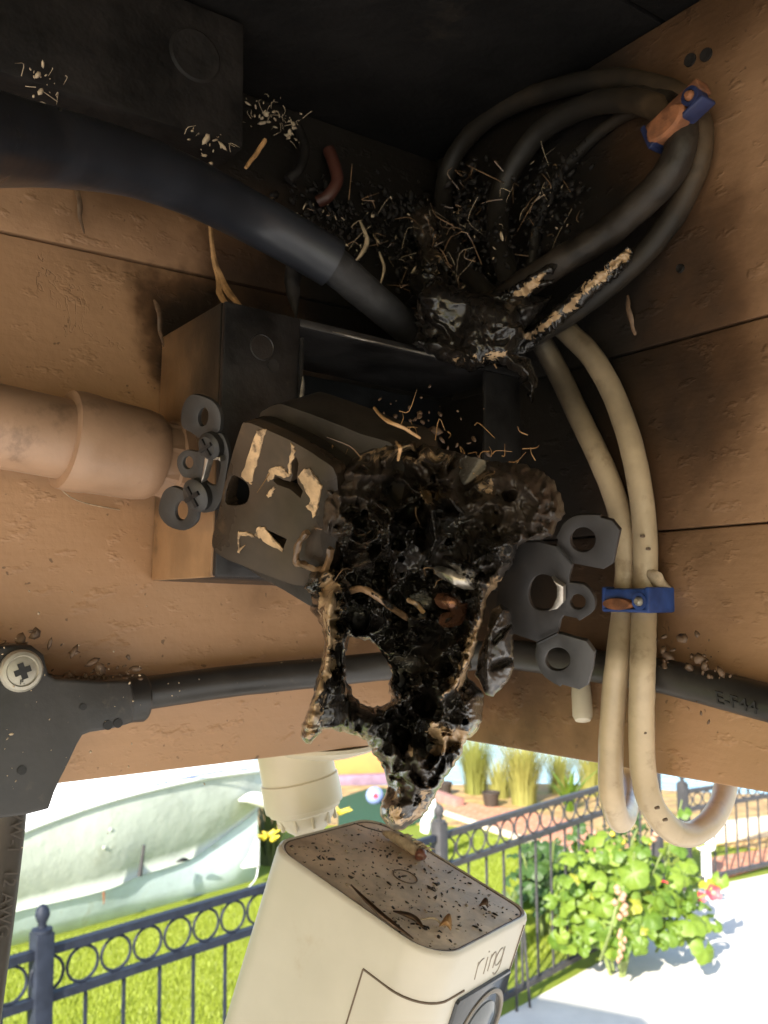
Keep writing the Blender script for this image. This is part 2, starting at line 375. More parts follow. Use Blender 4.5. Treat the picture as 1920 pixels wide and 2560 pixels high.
M_glass = simple('dark_glass_panel', (0.055, 0.058, 0.065), 0.12, var=0.15, nscale=100, bump=0.0, dirt=((0.20, 0.17, 0.14), 150, 0.62, 0.35))
M_lens = simple('lens_glass', (0.13, 0.14, 0.15), 0.08, var=0.2, nscale=40, bump=0.0)
M_logo = simple('pale_grey_print', (0.26, 0.22, 0.18), 0.5, bump=0)
M_print = simple('grey_print', (0.20, 0.17, 0.14), 0.5, bump=0)
M_cordprint = simple('faded_print', (0.066, 0.053, 0.045), 0.6, bump=0)
M_line = simple('seam_dirt', (0.13, 0.09, 0.06), 0.8, bump=0)
M_speck = simple('dark_debris', (0.035, 0.024, 0.016), 0.7, var=0.6, nscale=500, bump=0)
M_fluff = simple('pale_seed_fluff', (0.40, 0.31, 0.21), 0.8, var=0.3, nscale=400, bump=0)
M_straw = simple('dry_straw', (0.34, 0.19, 0.08), 0.55, var=0.35, nscale=300, bump=0)
M_leafdry = simple('dry_leaf', (0.11, 0.065, 0.038), 0.6, var=0.4, nscale=300, bump=0.4, bdist=0.0004, bscale=500)

# ------------------------------------------------------------------ ground and far setting
def sheet(name, pts, z, mat, label=None, kind='structure'):
    me = mesh(name, [(p[0], p[1], z) for p in pts], [tuple(range(len(pts)))]); me = fix(me)
    if me.polygons[0].normal.z < 0: me.flip_normals()
    o = link(name, me, mat, smooth=False); o['kind'] = kind
    if label: o['label'] = label
    return o
def lawn_mat():
    m, t, b = new_mat('lawn'); nb = NB(t); pos = nb.pos()
    a = nb.noise(pos, 1.6, 4, 0.6); f = nb.noise(pos, 55, 5, 0.7)
    c = nb.mix(f, (0.07, 0.11, 0.010), (0.30, 0.36, 0.04)); c = nb.mix(nb.math('MULTIPLY', a, 0.45), c, (0.25, 0.27, 0.04))
    nb.l(c, b.inputs['Base Color']); b.inputs['Roughness'].default_value = 0.85; b.inputs['Specular IOR Level'].default_value = 0.15
    nb.l(nb.bump(f, 0.8, 0.03), b.inputs['Normal']); return m
M_lawn = lawn_mat()
def brick_mat(name, c1, c2, mort, scale=1.0):
    m, t, b = new_mat(name); nb = NB(t); pos = nb.pos()
    x = nb.n('ShaderNodeTexBrick'); x.inputs['Scale'].default_value = scale
    x.inputs['Color1'].default_value = (*c1, 1); x.inputs['Color2'].default_value = (*c2, 1); x.inputs['Mortar'].default_value = (*mort, 1)
    x.inputs['Brick Width'].default_value = 0.22; x.inputs['Row Height'].default_value = 0.11; x.inputs['Mortar Size'].default_value = 0.008
    nb.l(nb.mapping(pos, (1, 1, 1), (0, 0, 0.5)), x.inputs['Vector'])
    nz = nb.noise(pos, 12, 4); nb.l(nb.mix(nb.math('MULTIPLY', nz, 0.35), x.outputs[0], c2), b.inputs['Base Color'])
    b.inputs['Roughness'].default_value = 0.85; nb.l(nb.bump(nb.math('MULTIPLY', x.outputs[1], -1.0), 0.4, 0.01), b.inputs['Normal']); return m
M_conc = simple('patio_concrete', (0.60, 0.56, 0.49), 0.8, var=0.08, nscale=3, bump=0.3, bdist=0.003, bscale=120, dirt=((0.42, 0.38, 0.32), 2.2, 0.60, 0.4))
M_terra = brick_mat('terracotta_paving', (0.42, 0.15, 0.07), (0.50, 0.21, 0.11), (0.45, 0.33, 0.22))
M_kerb = simple('pale_kerb', (0.62, 0.52, 0.38), 0.8, nscale=6)
M_bank = simple('sandy_bank', (0.33, 0.21, 0.085), 0.9, var=0.35, nscale=5, bump=0.5, bdist=0.02, bscale=25, dirt=((0.30, 0.28, 0.07), 3, 0.5, 0.6))
def water_mat():
    m, t, b = new_mat('water'); nb = NB(t); pos = nb.pos()
    b.inputs['Base Color'].default_value = (0.16, 0.30, 0.36, 1); b.inputs['Roughness'].default_value = 0.12
    nb.l(nb.bump(nb.noise(nb.mapping(pos, (1, 2.2, 1)), 2.5, 4), 0.35, 0.06), b.inputs['Normal']); return m
M_water = water_mat()
M_turf = simple('dark_turf', (0.012, 0.055, 0.018), 0.9, var=0.3, nscale=40, bump=0.5, bdist=0.01, bscale=120)
M_metal = simple('slate_fence_paint', (0.017, 0.021, 0.032), 0.55, var=0.2, nscale=20, bump=0.15, bdist=0.001, bscale=200, spec=0.2)
M_metal2 = simple('grey_fence_paint', (0.048, 0.046, 0.047), 0.55, var=0.2, nscale=20, bump=0.15, bdist=0.001, bscale=200, spec=0.2)

FA = ground(116, 2372, 0); FA = onplane(116, 2372, (0, 0, 1.2), ZV); FB = onplane(1504, 1967, (0, 0, 1.2), ZV)
FA[2] = FB[2] = 0
FD = (FB-FA)/np.linalg.norm(FB-FA); FN = np.array([FD[1], -FD[0], 0])      # towards the viewer
sheet('lawn', [(-400, -60), (400, -60), (400, 11.6), (30, 11.6), (-400, 11.6)], 0.0, M_lawn)
q0 = FA - FD*30 + FN*0.06; q1 = FB + FD*0.5 + FN*0.06
R2a = ground(1700, 2232); R2b = ground(1920, 2186); RD = (R2b-R2a)/np.linalg.norm(R2b-R2a)
sheet('patio', [q0, q1, R2a, R2a + RD*14, (R2a+RD*14)[:2].tolist()+[0], (22, -14, 0), (-22, -14, 0)], 0.004, M_conc)
sheet('seabed', [(-900, 11.6), (900, 11.6), (900, 1500), (-900, 1500)], -0.9, M_bank)
sheet('water', [(-900, 12.4), (900, 12.4), (900, 1500), (-900, 1500)], -0.25, M_water)
bankpts = [(-14, 11.0), (0.5, 11.1), (4.2, 9.8), (7, 9.9), (14, 11.0), (14, 12.6), (4.6, 12.6), (2.5, 13.4), (-14, 13.4)]
def slab(name, pts, z0, z1, mat, kind='structure', parent=None):
    n = len(pts); V = [(p[0], p[1], z0) for p in pts]+[(p[0], p[1], z1) for p in pts]
    Fc = [tuple(range(n)), tuple(range(n, 2*n))]+[(i, (i+1) % n, n+(i+1) % n, n+i) for i in range(n)]
    me = fix(mesh(name, V, Fc)); o = link(name, me, mat, parent, smooth=False)
    if kind: o['kind'] = kind
    return o
slab('bank', bankpts, -1.2, 0.012, M_bank)
def gp(*uv): return [ground(u, v) for u, v in uv]
slab('terracotta_path', gp((1090, 2030), (1290, 2096), (1480, 2158), (1600, 2200), (1660, 2190), (1560, 2110), (1440, 2060), (1300, 2030), (1150, 2010)), -0.3, 0.03, M_terra)
slab('path_kerb', gp((1090, 2034), (1290, 2101), (1480, 2163), (1600, 2206), (1600, 2199), (1480, 2157), (1290, 2095), (1090, 2029)), -0.3, 0.05, M_kerb)
slab('brick_walk', gp((1770, 2150), (1790, 2205), (1920, 2165), (2100, 2110), (2100, 2070), (1920, 2125)), -0.3, 0.02, M_terra)
slab('artificial_turf', gp((845, 2000), (845, 2075), (985, 2075), (1110, 2045), (1090, 2005), (1000, 1978), (930, 1972)), -0.2, 0.022, M_turf)  # dark green artificial lawn

# ------------------------------------------------------------------ pergola timber
def plank(name, c0, axis, t0, t1, z0, z1, n, thick, mat, parent, bev=0.0007):
    ax = axis*(t1-t0); c = c0 + axis*(t0+t1)/2; c = np.array([c[0], c[1], (z0+z1)/2]) - n*thick/2
    return link('plank', box_mesh('plank', c, ax, np.array([0, 0, z1-z0]), n*thick, bev), mat, parent, smooth=None)
BT = 0.06*S
lb = thing('timber_beam', C - D1*0.2 + ZV*(ZBOT-EYE), 'tan painted beam of two planks running left from the burnt corner', 'beam')
zs = EYE + 0.1527*S
plank('plank', C, -D1, -BT, 1.75, ZBOT, zs-0.00035, N1, BT, M_wl, lb)
plank('plank', C, -D1, -BT, 1.75, zs+0.00035, ZTOP, N1, BT-0.0005, M_wl, lb)
rb = thing('timber_beam', C - D2*0.2 + ZV*(ZBOT-EYE), 'tan painted beam of three planks right of the burnt corner', 'beam')
za, zb = EYE + 0.0288*S, EYE + 0.1083*S
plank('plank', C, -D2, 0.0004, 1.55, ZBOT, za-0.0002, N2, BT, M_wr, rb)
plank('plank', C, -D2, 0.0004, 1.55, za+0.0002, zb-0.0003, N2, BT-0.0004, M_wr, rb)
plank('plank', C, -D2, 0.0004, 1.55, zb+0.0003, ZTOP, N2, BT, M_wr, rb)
rf = thing('patio_roof', C + ZV*(ZTOP-EYE), 'soot blackened flat roof soffit above the burnt corner', 'roof')
ov = 0.22
rc = C + D1*ov + D2*ov; L1, L2 = 1.9, 1.7
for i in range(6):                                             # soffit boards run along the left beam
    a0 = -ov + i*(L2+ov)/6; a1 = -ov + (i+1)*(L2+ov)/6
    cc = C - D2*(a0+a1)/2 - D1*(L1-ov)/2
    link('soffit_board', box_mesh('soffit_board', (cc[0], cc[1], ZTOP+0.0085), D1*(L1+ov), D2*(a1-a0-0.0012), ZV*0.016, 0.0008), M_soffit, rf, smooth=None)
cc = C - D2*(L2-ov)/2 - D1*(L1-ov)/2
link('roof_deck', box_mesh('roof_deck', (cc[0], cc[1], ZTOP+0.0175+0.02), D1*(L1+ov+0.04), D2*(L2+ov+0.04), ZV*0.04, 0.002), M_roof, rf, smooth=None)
slabp = [(-.50, 1.55), (-1.31, 1.97), (-1.65, 1.5), (-.85, .2), (-.25, .45)]
_n = len(slabp); _V = [(p[0], p[1], ZTOP+.06) for p in slabp]+[(p[0], p[1], ZTOP+.10) for p in slabp]
link('shadow_slab', fix(mesh('shadow_slab', _V, [tuple(range(_n)), tuple(range(_n, 2*_n))]+[(i, (i+1) % _n, _n+(i+1) % _n, _n+i) for i in range(_n)])), M_roof, rf, smooth=False)  # added slab out of view, shaped to throw the shadow edge on the patio
# blackened blocking piece on the left
e = onplane(611, 300, C + N1*0.05*S, N1); zz = EYE + 0.192*S
te = float((e-C) @ -D1)
bk = thing('blocking_board', C - D1*te + ZV*(zz-EYE), 'charred wood block under the soffit at top left', 'wood block')
bc = C - D1*(te+0.2) + N1*(0.025*S+0.0004)
link('board', box_mesh('board', (bc[0], bc[1], (zz+ZTOP-0.0006)/2), D1*0.4, N1*0.05*S, ZV*(ZTOP-zz-0.0006), 0.0015), M_block, bk, smooth=None)
q = onplane(487, 140, C + N1*0.0502*S, N1)
link('bolt_head', lathe_mesh('bolt_head', q, N1, [(0.0115*S, -0.001), (0.0115*S, 0.0004), (0.0105*S, 0.0009), (0.001*S, 0.0010)], 24), M_block, bk)
# ------------------------------------------------------------------ electrical box
TL, TR, BL = (onplane(u, v, C + N1*0.06*S, N1) for u, v in ((566, 772), (1292, 942), (536, 1425)))
ex = TR-TL; W_ = np.linalg.norm(ex); ex = ex/W_
ey = TL-BL; ey = ey - ex*(ey@ex); H_ = float((TL-BL)@ey/np.linalg.norm(ey)); ey = ey/np.linalg.norm(ey)
H_ = 0.105*S
en = N1; DEP = 0.0598*S; TH = 0.0024*S
bx = thing('electrical_box', TL + ex*W_/2 - ey*H_/2 - en*DEP, 'fire blackened open metal electrical box with tan painted left side', 'electrical box')
def BXP(a, b_, c): return TL + ex*a - ey*b_ + en*c             # a right, b down, c out
def bslab(name, a0, a1, b0, b1, c0, c1, mat, bev=0.0006):
    return link(name, box_mesh(name, BXP((a0+a1)/2, (b0+b1)/2, (c0+c1)/2), ex*(a1-a0), ey*(b1-b0), en*(c1-c0), bev), mat, bx, smooth=None)
bslab('back_wall', TH, W_-TH, TH, H_-TH, -DEP+0.0003, -DEP+TH, M_boxin)
bslab('side_wall', -TH, 0.0, -TH, H_+TH, -DEP+0.0003, 0, M_boxtan)['label'] = 'tan painted left wall, sooty at its top'
bslab('side_wall', W_, W_+TH, -TH, H_+TH, -DEP+0.0003, 0, M_boxblk)
bslab('side_wall', 0.0001, W_-0.0001, -TH, 0, -DEP+0.0003, -0.0003, M_boxblk)
bslab('side_wall', 0.0001, W_-0.0001, H_, H_+TH, -DEP+0.0003, -0.0003, M_boxblk)
# inner lining and sooty rim
pa = onplane(727, 860, TL - en*0.004*S, en); a_open = float((pa-TL)@ex)
rimw = 0.0045*S
bslab('front_plate', -TH+0.0002, a_open, -TH+0.0002, H_+TH-0.0002, 0.0002, 0.0022, M_boxblk, 0.0005)
bslab('rim', a_open, W_+TH, -TH, rimw*0.3, 0.0002, 0.0020, M_boxblk, 0.0005)
bslab('rim', W_-0.024*S, W_+TH, rimw*0.3+0.0001, H_+TH, 0.0002, 0.0018, M_boxblk, 0.0005)
bslab('rim', a_open, W_-0.024*S-0.0001, H_-rimw, H_+TH, 0.0002, 0.0020, M_boxblk, 0.0005)
link('opening_edge', box_mesh('opening_edge', BXP(a_open+0.0004, H_*0.42, 0.0002), ex*0.0010, ey*H_*0.72, en*0.0060, 0.0003), M_boxblk, bx, smooth=None)
link('worn_edge', tube_mesh('worn_edge', [BXP(a_open+0.0006, H_*f, 0.0033) for f in (0.22, 0.3, 0.38, 0.44, 0.5)], [0.0002, .0006, .0004, .0008, .0002], 6, 3, wob=0.8), M_worn, bx)
link('worn_edge', tube_mesh('worn_edge', [BXP(W_*f, 0.0004, 0.0024) for f in (0.3, 0.4, 0.5, 0.62, 0.75)], [0.0001, .0003, .0002, .0004, .0001], 6, 3, wob=0.9), M_worn, bx)
# knock-outs and a screw hole in the front plate
def kn(u, v, r, h=0.0012, mat=None):
    q = onplane(u, v, TL + en*0.0022, en)
    return link('knockout', lathe_mesh('knockout', q, en, [(r, -0.0006), (r, h*0.7), (r*0.95, h), (r*0.9, h*0.2), (r*0.2, h*0.2)], 24), mat or M_boxblk, bx)
kn(655, 868, 0.0055*S, 0.0003)
link('screw_hole', lathe_mesh('screw_hole', onplane(683, 914, TL + en*0.00225, en), en, [(0.0026*S, -0.0002), (0.0026*S, 0.0002), (0.0005*S, 0.0001)], 16), M_dark, bx)

# ------------------------------------------------------------------ conduit
axp = LB(0, 1066, 0.030), LB(374, 1141, 0.028)
cdir = axp[1]-axp[0]; cdir /= np.linalg.norm(cdir)
cd = thing('conduit', LB(100, 1080, 0), 'tan painted plastic conduit pipe entering the left side of the box', 'conduit')
p_l = axp[0] - cdir*0.25
link('pipe', lathe_mesh('pipe', p_l, cdir, [(0.0157*S, 0), (0.0157*S, 0.32*S+0.2)], 40), M_pvc, cd)
c0 = LB(160, 1098, 0.030); cl = float((axp[1]-c0)@cdir); rr_ = 0.0193*S
c0 = axp[0] + cdir*float((c0-axp[0])@cdir)
link('coupling', lathe_mesh('coupling', c0, cdir, [(0.0158*S, -0.0002), (rr_, 0.0001), (rr_*1.03, 0.003), (rr_*1.02, 0.006), (rr_, 0.0075), (rr_*0.97, cl-0.003), (rr_*0.93, cl), (0.0165*S, cl+0.0015)], 40), M_pvc, cd)
c1 = axp[0] + cdir*(float((c0-axp[0])@cdir)+cl+0.0012)
link('adaptor', lathe_mesh('adaptor', c1, cdir, [(0.0160*S, 0), (0.0165*S, 0.004), (0.0178*S, 0.0045), (0.0178*S, 0.0085), (0.0150*S, 0.009), (0.0150*S, 0.03)], 8), M_pvc, cd)

# ------------------------------------------------------------------ burnt receptacle
pl_, pr_ = P(480, 1155, 0.335), P(1425, 1500, 0.265)
e1 = (pr_-pl_)/np.linalg.norm(pr_-pl_)
e2 = P(1455, 1355, .265-.00775)-P(1395, 1650, .265+.00775); e2 = e2-e1*(e2@e1); e2 /= np.linalg.norm(e2)
dn = np.cross(e1, e2); dn = dn if dn[1] < 0 else -dn
rc_ = thing('receptacle', P(950, 1330, 0.31), 'burnt electrical receptacle pulled out of the box, its middle melted to black char', 'receptacle')
def DP(u, v, off=0.0): return onplane(u, v, pl_ + dn*off*S, dn)
def dplate(name, out, holes, off, th, mat, bev=0.0003, seg=2, label=None, parent=None):
    fr = (pl_ + dn*off*S, e1, e2, dn)
    me = plate_mesh(name, [DP(u, v, off+th/2) for u, v in out], [[DP(u, v, off+th/2) for u, v in h] for h in holes], fr, th*S, bev, seg)
    o = link(name, me, mat, parent or rc_, smooth=None)
    if label: o['label'] = label
    return o
f1 = lambda L: [(380+.3254*x, 720+.3254*y) for x, y in L]
f4 = lambda L: [(1200+.3014*x, 1250+.3014*y) for x, y in L]
f3 = lambda L: [(720+.3617*x, 1380+.3617*y) for x, y in L]
EAR = 0.0016
sm = lambda L, n=3: [tuple(q) for q in smooth_poly(L, n)]
# left end of the strap
dplate('ear', sm(f1([(228, 940), (262, 855), (320, 818), (430, 850), (495, 905), (526, 985), (522, 1075), (500, 1110), (388, 1160), (300, 1110), (228, 1060)])), [f1(ell(393, 992, 40, 72, 0.15))], 0.0, EAR, M_yoke)
dplate('ear', sm(f1([(92, 1560), (150, 1526), (215, 1545), (285, 1590), (350, 1690), (352, 1740), (330, 1810), (246, 1864), (120, 1828), (52, 1735), (60, 1640)])), [f1(ell(225, 1712, 50, 76, 0.1))], 0.0, EAR, M_yoke)
dplate('strap_end', sm(f1([(390, 1164), (450, 1142), (516, 1112), (560, 1160), (590, 1280), (570, 1420), (540, 1600), (490, 1700), (440, 1722), (366, 1716), (300, 1590), (318, 1500), (300, 1465), (235, 1448), (195, 1375), (198, 1295), (260, 1246), (345, 1258), (375, 1235)])),
       [f1(ell(276, 1342, 40, 50, 0.1)), sm(f1([(418, 1296), (470, 1300), (522, 1330), (520, 1420), (492, 1510), (440, 1510), (396, 1470), (400, 1400)]))], 0.0, EAR*0.9, M_yoke)
dplate('slot_lip', f1([(405, 1298), (520, 1300), (524, 1335), (505, 1325), (432, 1320), (392, 1465), (372, 1500)]), [], 0.002, 0.003, M_worn, 0.0002)
for (cx, cy, r) in ((455, 1213, 0.0050), (350, 1590, 0.0062)):
    q = DP(*f1([(cx, cy)])[0], 0.002)
    s_ = link('strap_screw', lathe_mesh('strap_screw', q, dn, [(r*S, -0.001), (r*S, 0.0008), (r*S*0.75, 0.0016), (0.0004, 0.0018)], 24), M_yoke, rc_)
    for k in (0.7, 0.7+math.pi/2):
        a = e1*math.cos(k)+e2*math.sin(k); bb = np.cross(dn, a)
        link('screw_slot', box_mesh('screw_slot', q+dn*0.0016, a*r*S*1.3, bb*r*S*0.25, dn*0.0012, 0), M_dark, s_, smooth=None)
# right end of the strap
dplate('ear', sm(f4([(640, 330), (655, 250), (700, 180), (775, 135), (870, 122), (1000, 145)]) , 3)[:-2] + f4([(1095, 170), (1160, 250), (1100, 530), (1020, 577), (770, 530), (630, 380)]), [f4(ell(850, 330, 104, 101))], 0.0, EAR, M_yoke2, 0.0003)
dplate('ear', f4([(652, 1106), (882, 1172), (947, 1262), (930, 1400), (890, 1540), (822, 1576)]) + sm(f4([(680, 1535), (560, 1490), (490, 1410), (455, 1300), (462, 1215), (485, 1186)]))[:-2], [f4(ell(642, 1322, 104, 96))], 0.0, EAR, M_yoke, 0.0003)
dplate('strap_end', f4([(330, 350), (480, 345), (626, 384), (766, 536), (738, 640), (742, 684)]) + sm(f4([(800, 695), (880, 715), (935, 780), (955, 850), (935, 925), (870, 975), (800, 985)]))[2:-2] + f4([(690, 962), (664, 1002), (646, 1100), (478, 1182), (180, 1080), (120, 950), (150, 700)]),
       [f4(sm([(400, 770), (430, 670), (500, 620), (590, 640), (632, 720), (630, 810), (600, 880), (540, 915), (460, 905), (415, 850)])), f4(ell(808, 846, 62, 62))], 0.0, EAR*0.9, M_yoke2, 0.0003, label='dark right hand strap plate with oval hole')
dplate('slot_lip', f4([(590, 645), (640, 690), (690, 720), (690, 850), (640, 905), (560, 925), (600, 885), (634, 810), (634, 720)]), [], 0.0022, 0.002, M_worn, 0.0002)
for v_ in ((636, 383, 768, 533), (480, 1186, 648, 1103)):
    a, b_ = DP(*f4([v_[:2]])[0], 0.0022), DP(*f4([v_[2:]])[0], 0.0022)
    link('break_line', tube_mesh('break_line', [a, (a+b_)/2, b_], 0.0003, 6, 2), M_dark, rc_)
# plastic body behind, scorched face in front
dplate('body', sm(f1([(820, 1010), (870, 935), (960, 893), (1040, 905), (1330, 1010), (1600, 1120), (1900, 1250), (1900, 1700), (1500, 2300), (900, 2180), (820, 1400)])), [], -0.012, 0.022, M_body, 0.0018)
dplate('body', sm(f1([(455, 1900), (540, 2075), (690, 2140), (830, 2230), (1010, 2330), (1290, 2480), (1500, 2400), (1500, 1900), (700, 1800)])), [], -0.006, 0.020, M_body, 0.001)
face_out = sm(f1([(690, 1052), (715, 1036), (760, 1040), (900, 1098), (1080, 1180), (1290, 1310), (1420, 1450), (1420, 1900), (1360, 2150), (1180, 2290), (900, 2215), (690, 2130), (545, 2068), (475, 2010), (462, 1930), (500, 1770), (560, 1500), (620, 1270)]))
gh = sm(f1([(610, 1450), (680, 1462), (738, 1515), (748, 1590), (718, 1655), (640, 1672), (560, 1640)]))
tsl = f1([(945, 1440), (1010, 1475), (1062, 1488), (1080, 1440), (1062, 1360), (1080, 1300), (1108, 1300), (1125, 1350), (1112, 1450), (1120, 1500), (1158, 1560), (1140, 1615), (1060, 1545), (960, 1510), (930, 1480)])
rsl = f1([(868, 1850), (1035, 1928), (1008, 2005), (860, 1930)])
dplate('face_base', face_out, [], 0.0055, 0.0105, M_body, 0.0004)
dplate('face', face_out, [gh, tsl, rsl], 0.0142, 0.0056, M_face, 0.0012, 3, label='scorched brown socket face with pin slots')
dplate('slot_back', [(960+(u-960), v) for u, v in face_out], [], 0.0112, 0.0003, M_void, 0.0)
for poly, th in (([(800, 1095), (872, 1088), (835, 1210), (800, 1370), (768, 1480), (760, 1512), (730, 1490), (682, 1448), (720, 1330), (770, 1180)], .0012),
                 ([(905, 1388), (985, 1370), (1020, 1410), (1058, 1440), (1010, 1462), (940, 1430), (925, 1470), (890, 1490), (880, 1450)], .0012),
                 ([(886, 1580), (925, 1528), (942, 1545), (925, 1580), (890, 1614), (878, 1600)], .001),
                 ([(1062, 1190), (1090, 1220), (1088, 1300), (1060, 1360), (1066, 1430), (1050, 1440), (1040, 1360), (1065, 1270)], .0012),
                 ([(660, 1868), (720, 1872), (785, 1915), (700, 1905), (672, 1910), (668, 2040), (652, 2030), (655, 1940)], .001),
                 ([(800, 1850), (862, 1838), (868, 1856), (1005, 2010), (1000, 2030), (850, 1945), (786, 1905)], .0008),
                 ([(1165, 1390), (1205, 1385), (1245, 1450), (1300, 1520), (1285, 1600), (1270, 1690), (1235, 1770), (1225, 1720), (1180, 1680), (1215, 1640), (1170, 1540), (1120, 1450)], .0014)):
    pp = []
    L = f1(poly)
    for i in range(len(L)):
        a, b_ = np.array(L[i]), np.array(L[(i+1) % len(L)])
        for k in range(4):
            q = a+(b_-a)*k/4; pp.append(q + (rng.normal(0, 1.6, 2) if k else 0))
    dplate('bare_patch', pp, [], 0.0172, th*0.6, M_peel, 0.0001, 1)
# rectangular plastic frame half melted, beside the char
link('broken_rim', tube_mesh('broken_rim', [DP(*q, 0.020) for q in f1([(1195, 1880), (1135, 1950), (1105, 2085), (1160, 2125), (1300, 2175), (1345, 2130), (1375, 2000)])], 0.0011*S, 8, 5, wob=0.6), M_brown, rc_)

# ---- relief: a traced outline inflated into a lump with its own thickness, crust and craters
def fbm(x, y, seed, octs=5, f0=1.0, ridged=False):
    out = np.zeros_like(x); amp = 1.0; f = f0; tot = 0
    for o in range(octs):
        r = np.random.default_rng(seed*31+o); N = 64; G = r.normal(0, 1, (N, N))
        X = x*f + 13.7*o; Y = y*f + 7.1*o
        xi = np.floor(X).astype(int); yi = np.floor(Y).astype(int); fx = X-xi; fy = Y-yi
        fx = fx*fx*(3-2*fx); fy = fy*fy*(3-2*fy)
        g = lambda i, j: G[i % N, j % N]
        v = (g(xi, yi)*(1-fx)+g(xi+1, yi)*fx)*(1-fy)+(g(xi, yi+1)*(1-fx)+g(xi+1, yi+1)*fx)*fy
        if ridged: v = 1-2*np.abs(v)
        out += v*amp; tot += amp; amp *= 0.55; f *= 2.03
    return out/tot
def ragged(poly, amp, seg=9, seed=1):
    r = np.random.default_rng(seed); out = []
    m = len(poly)
    for i in range(m):
        a, b_ = np.array(poly[i], float), np.array(poly[(i+1) % m], float); L = np.linalg.norm(b_-a); k = max(1, int(L/seg))
        nrm = np.array([b_[1]-a[1], a[0]-b_[0]])/max(L, 1e-6)
        for j in range(k):
            q = a+(b_-a)*j/k; out.append(q+nrm*r.normal(0, amp)*(0.4 if j == 0 else 1))
    return out
def segdist(px, py, poly, closed=True):
    best = np.full(px.shape, 1e9); nx = np.zeros_like(px); ny = np.zeros_like(py)
    m = len(poly)
    for i in range(m if closed else m-1):
        ax_, ay_ = poly[i]; bx_, by_ = poly[(i+1) % m]
        dx, dy = bx_-ax_, by_-ay_; L2_ = dx*dx+dy*dy+1e-9
        t = np.clip(((px-ax_)*dx+(py-ay_)*dy)/L2_, 0, 1); qx, qy = ax_+t*dx, ay_+t*dy
        d = np.hypot(px-qx, py-qy); k = d < best
        best = np.where(k, d, best); nx = np.where(k, qx, nx); ny = np.where(k, qy, ny)
    return best, nx, ny
def inside(px, py, poly):
    c = np.zeros(px.shape, bool); m = len(poly); j = m-1
    for i in range(m):
        xi, yi = poly[i]; xj, yj = poly[j]
        k = ((yi > py) != (yj > py)) & (px < (xj-xi)*(py-yi)/(yj-yi+1e-12)+xi); c ^= k; j = i
    return c
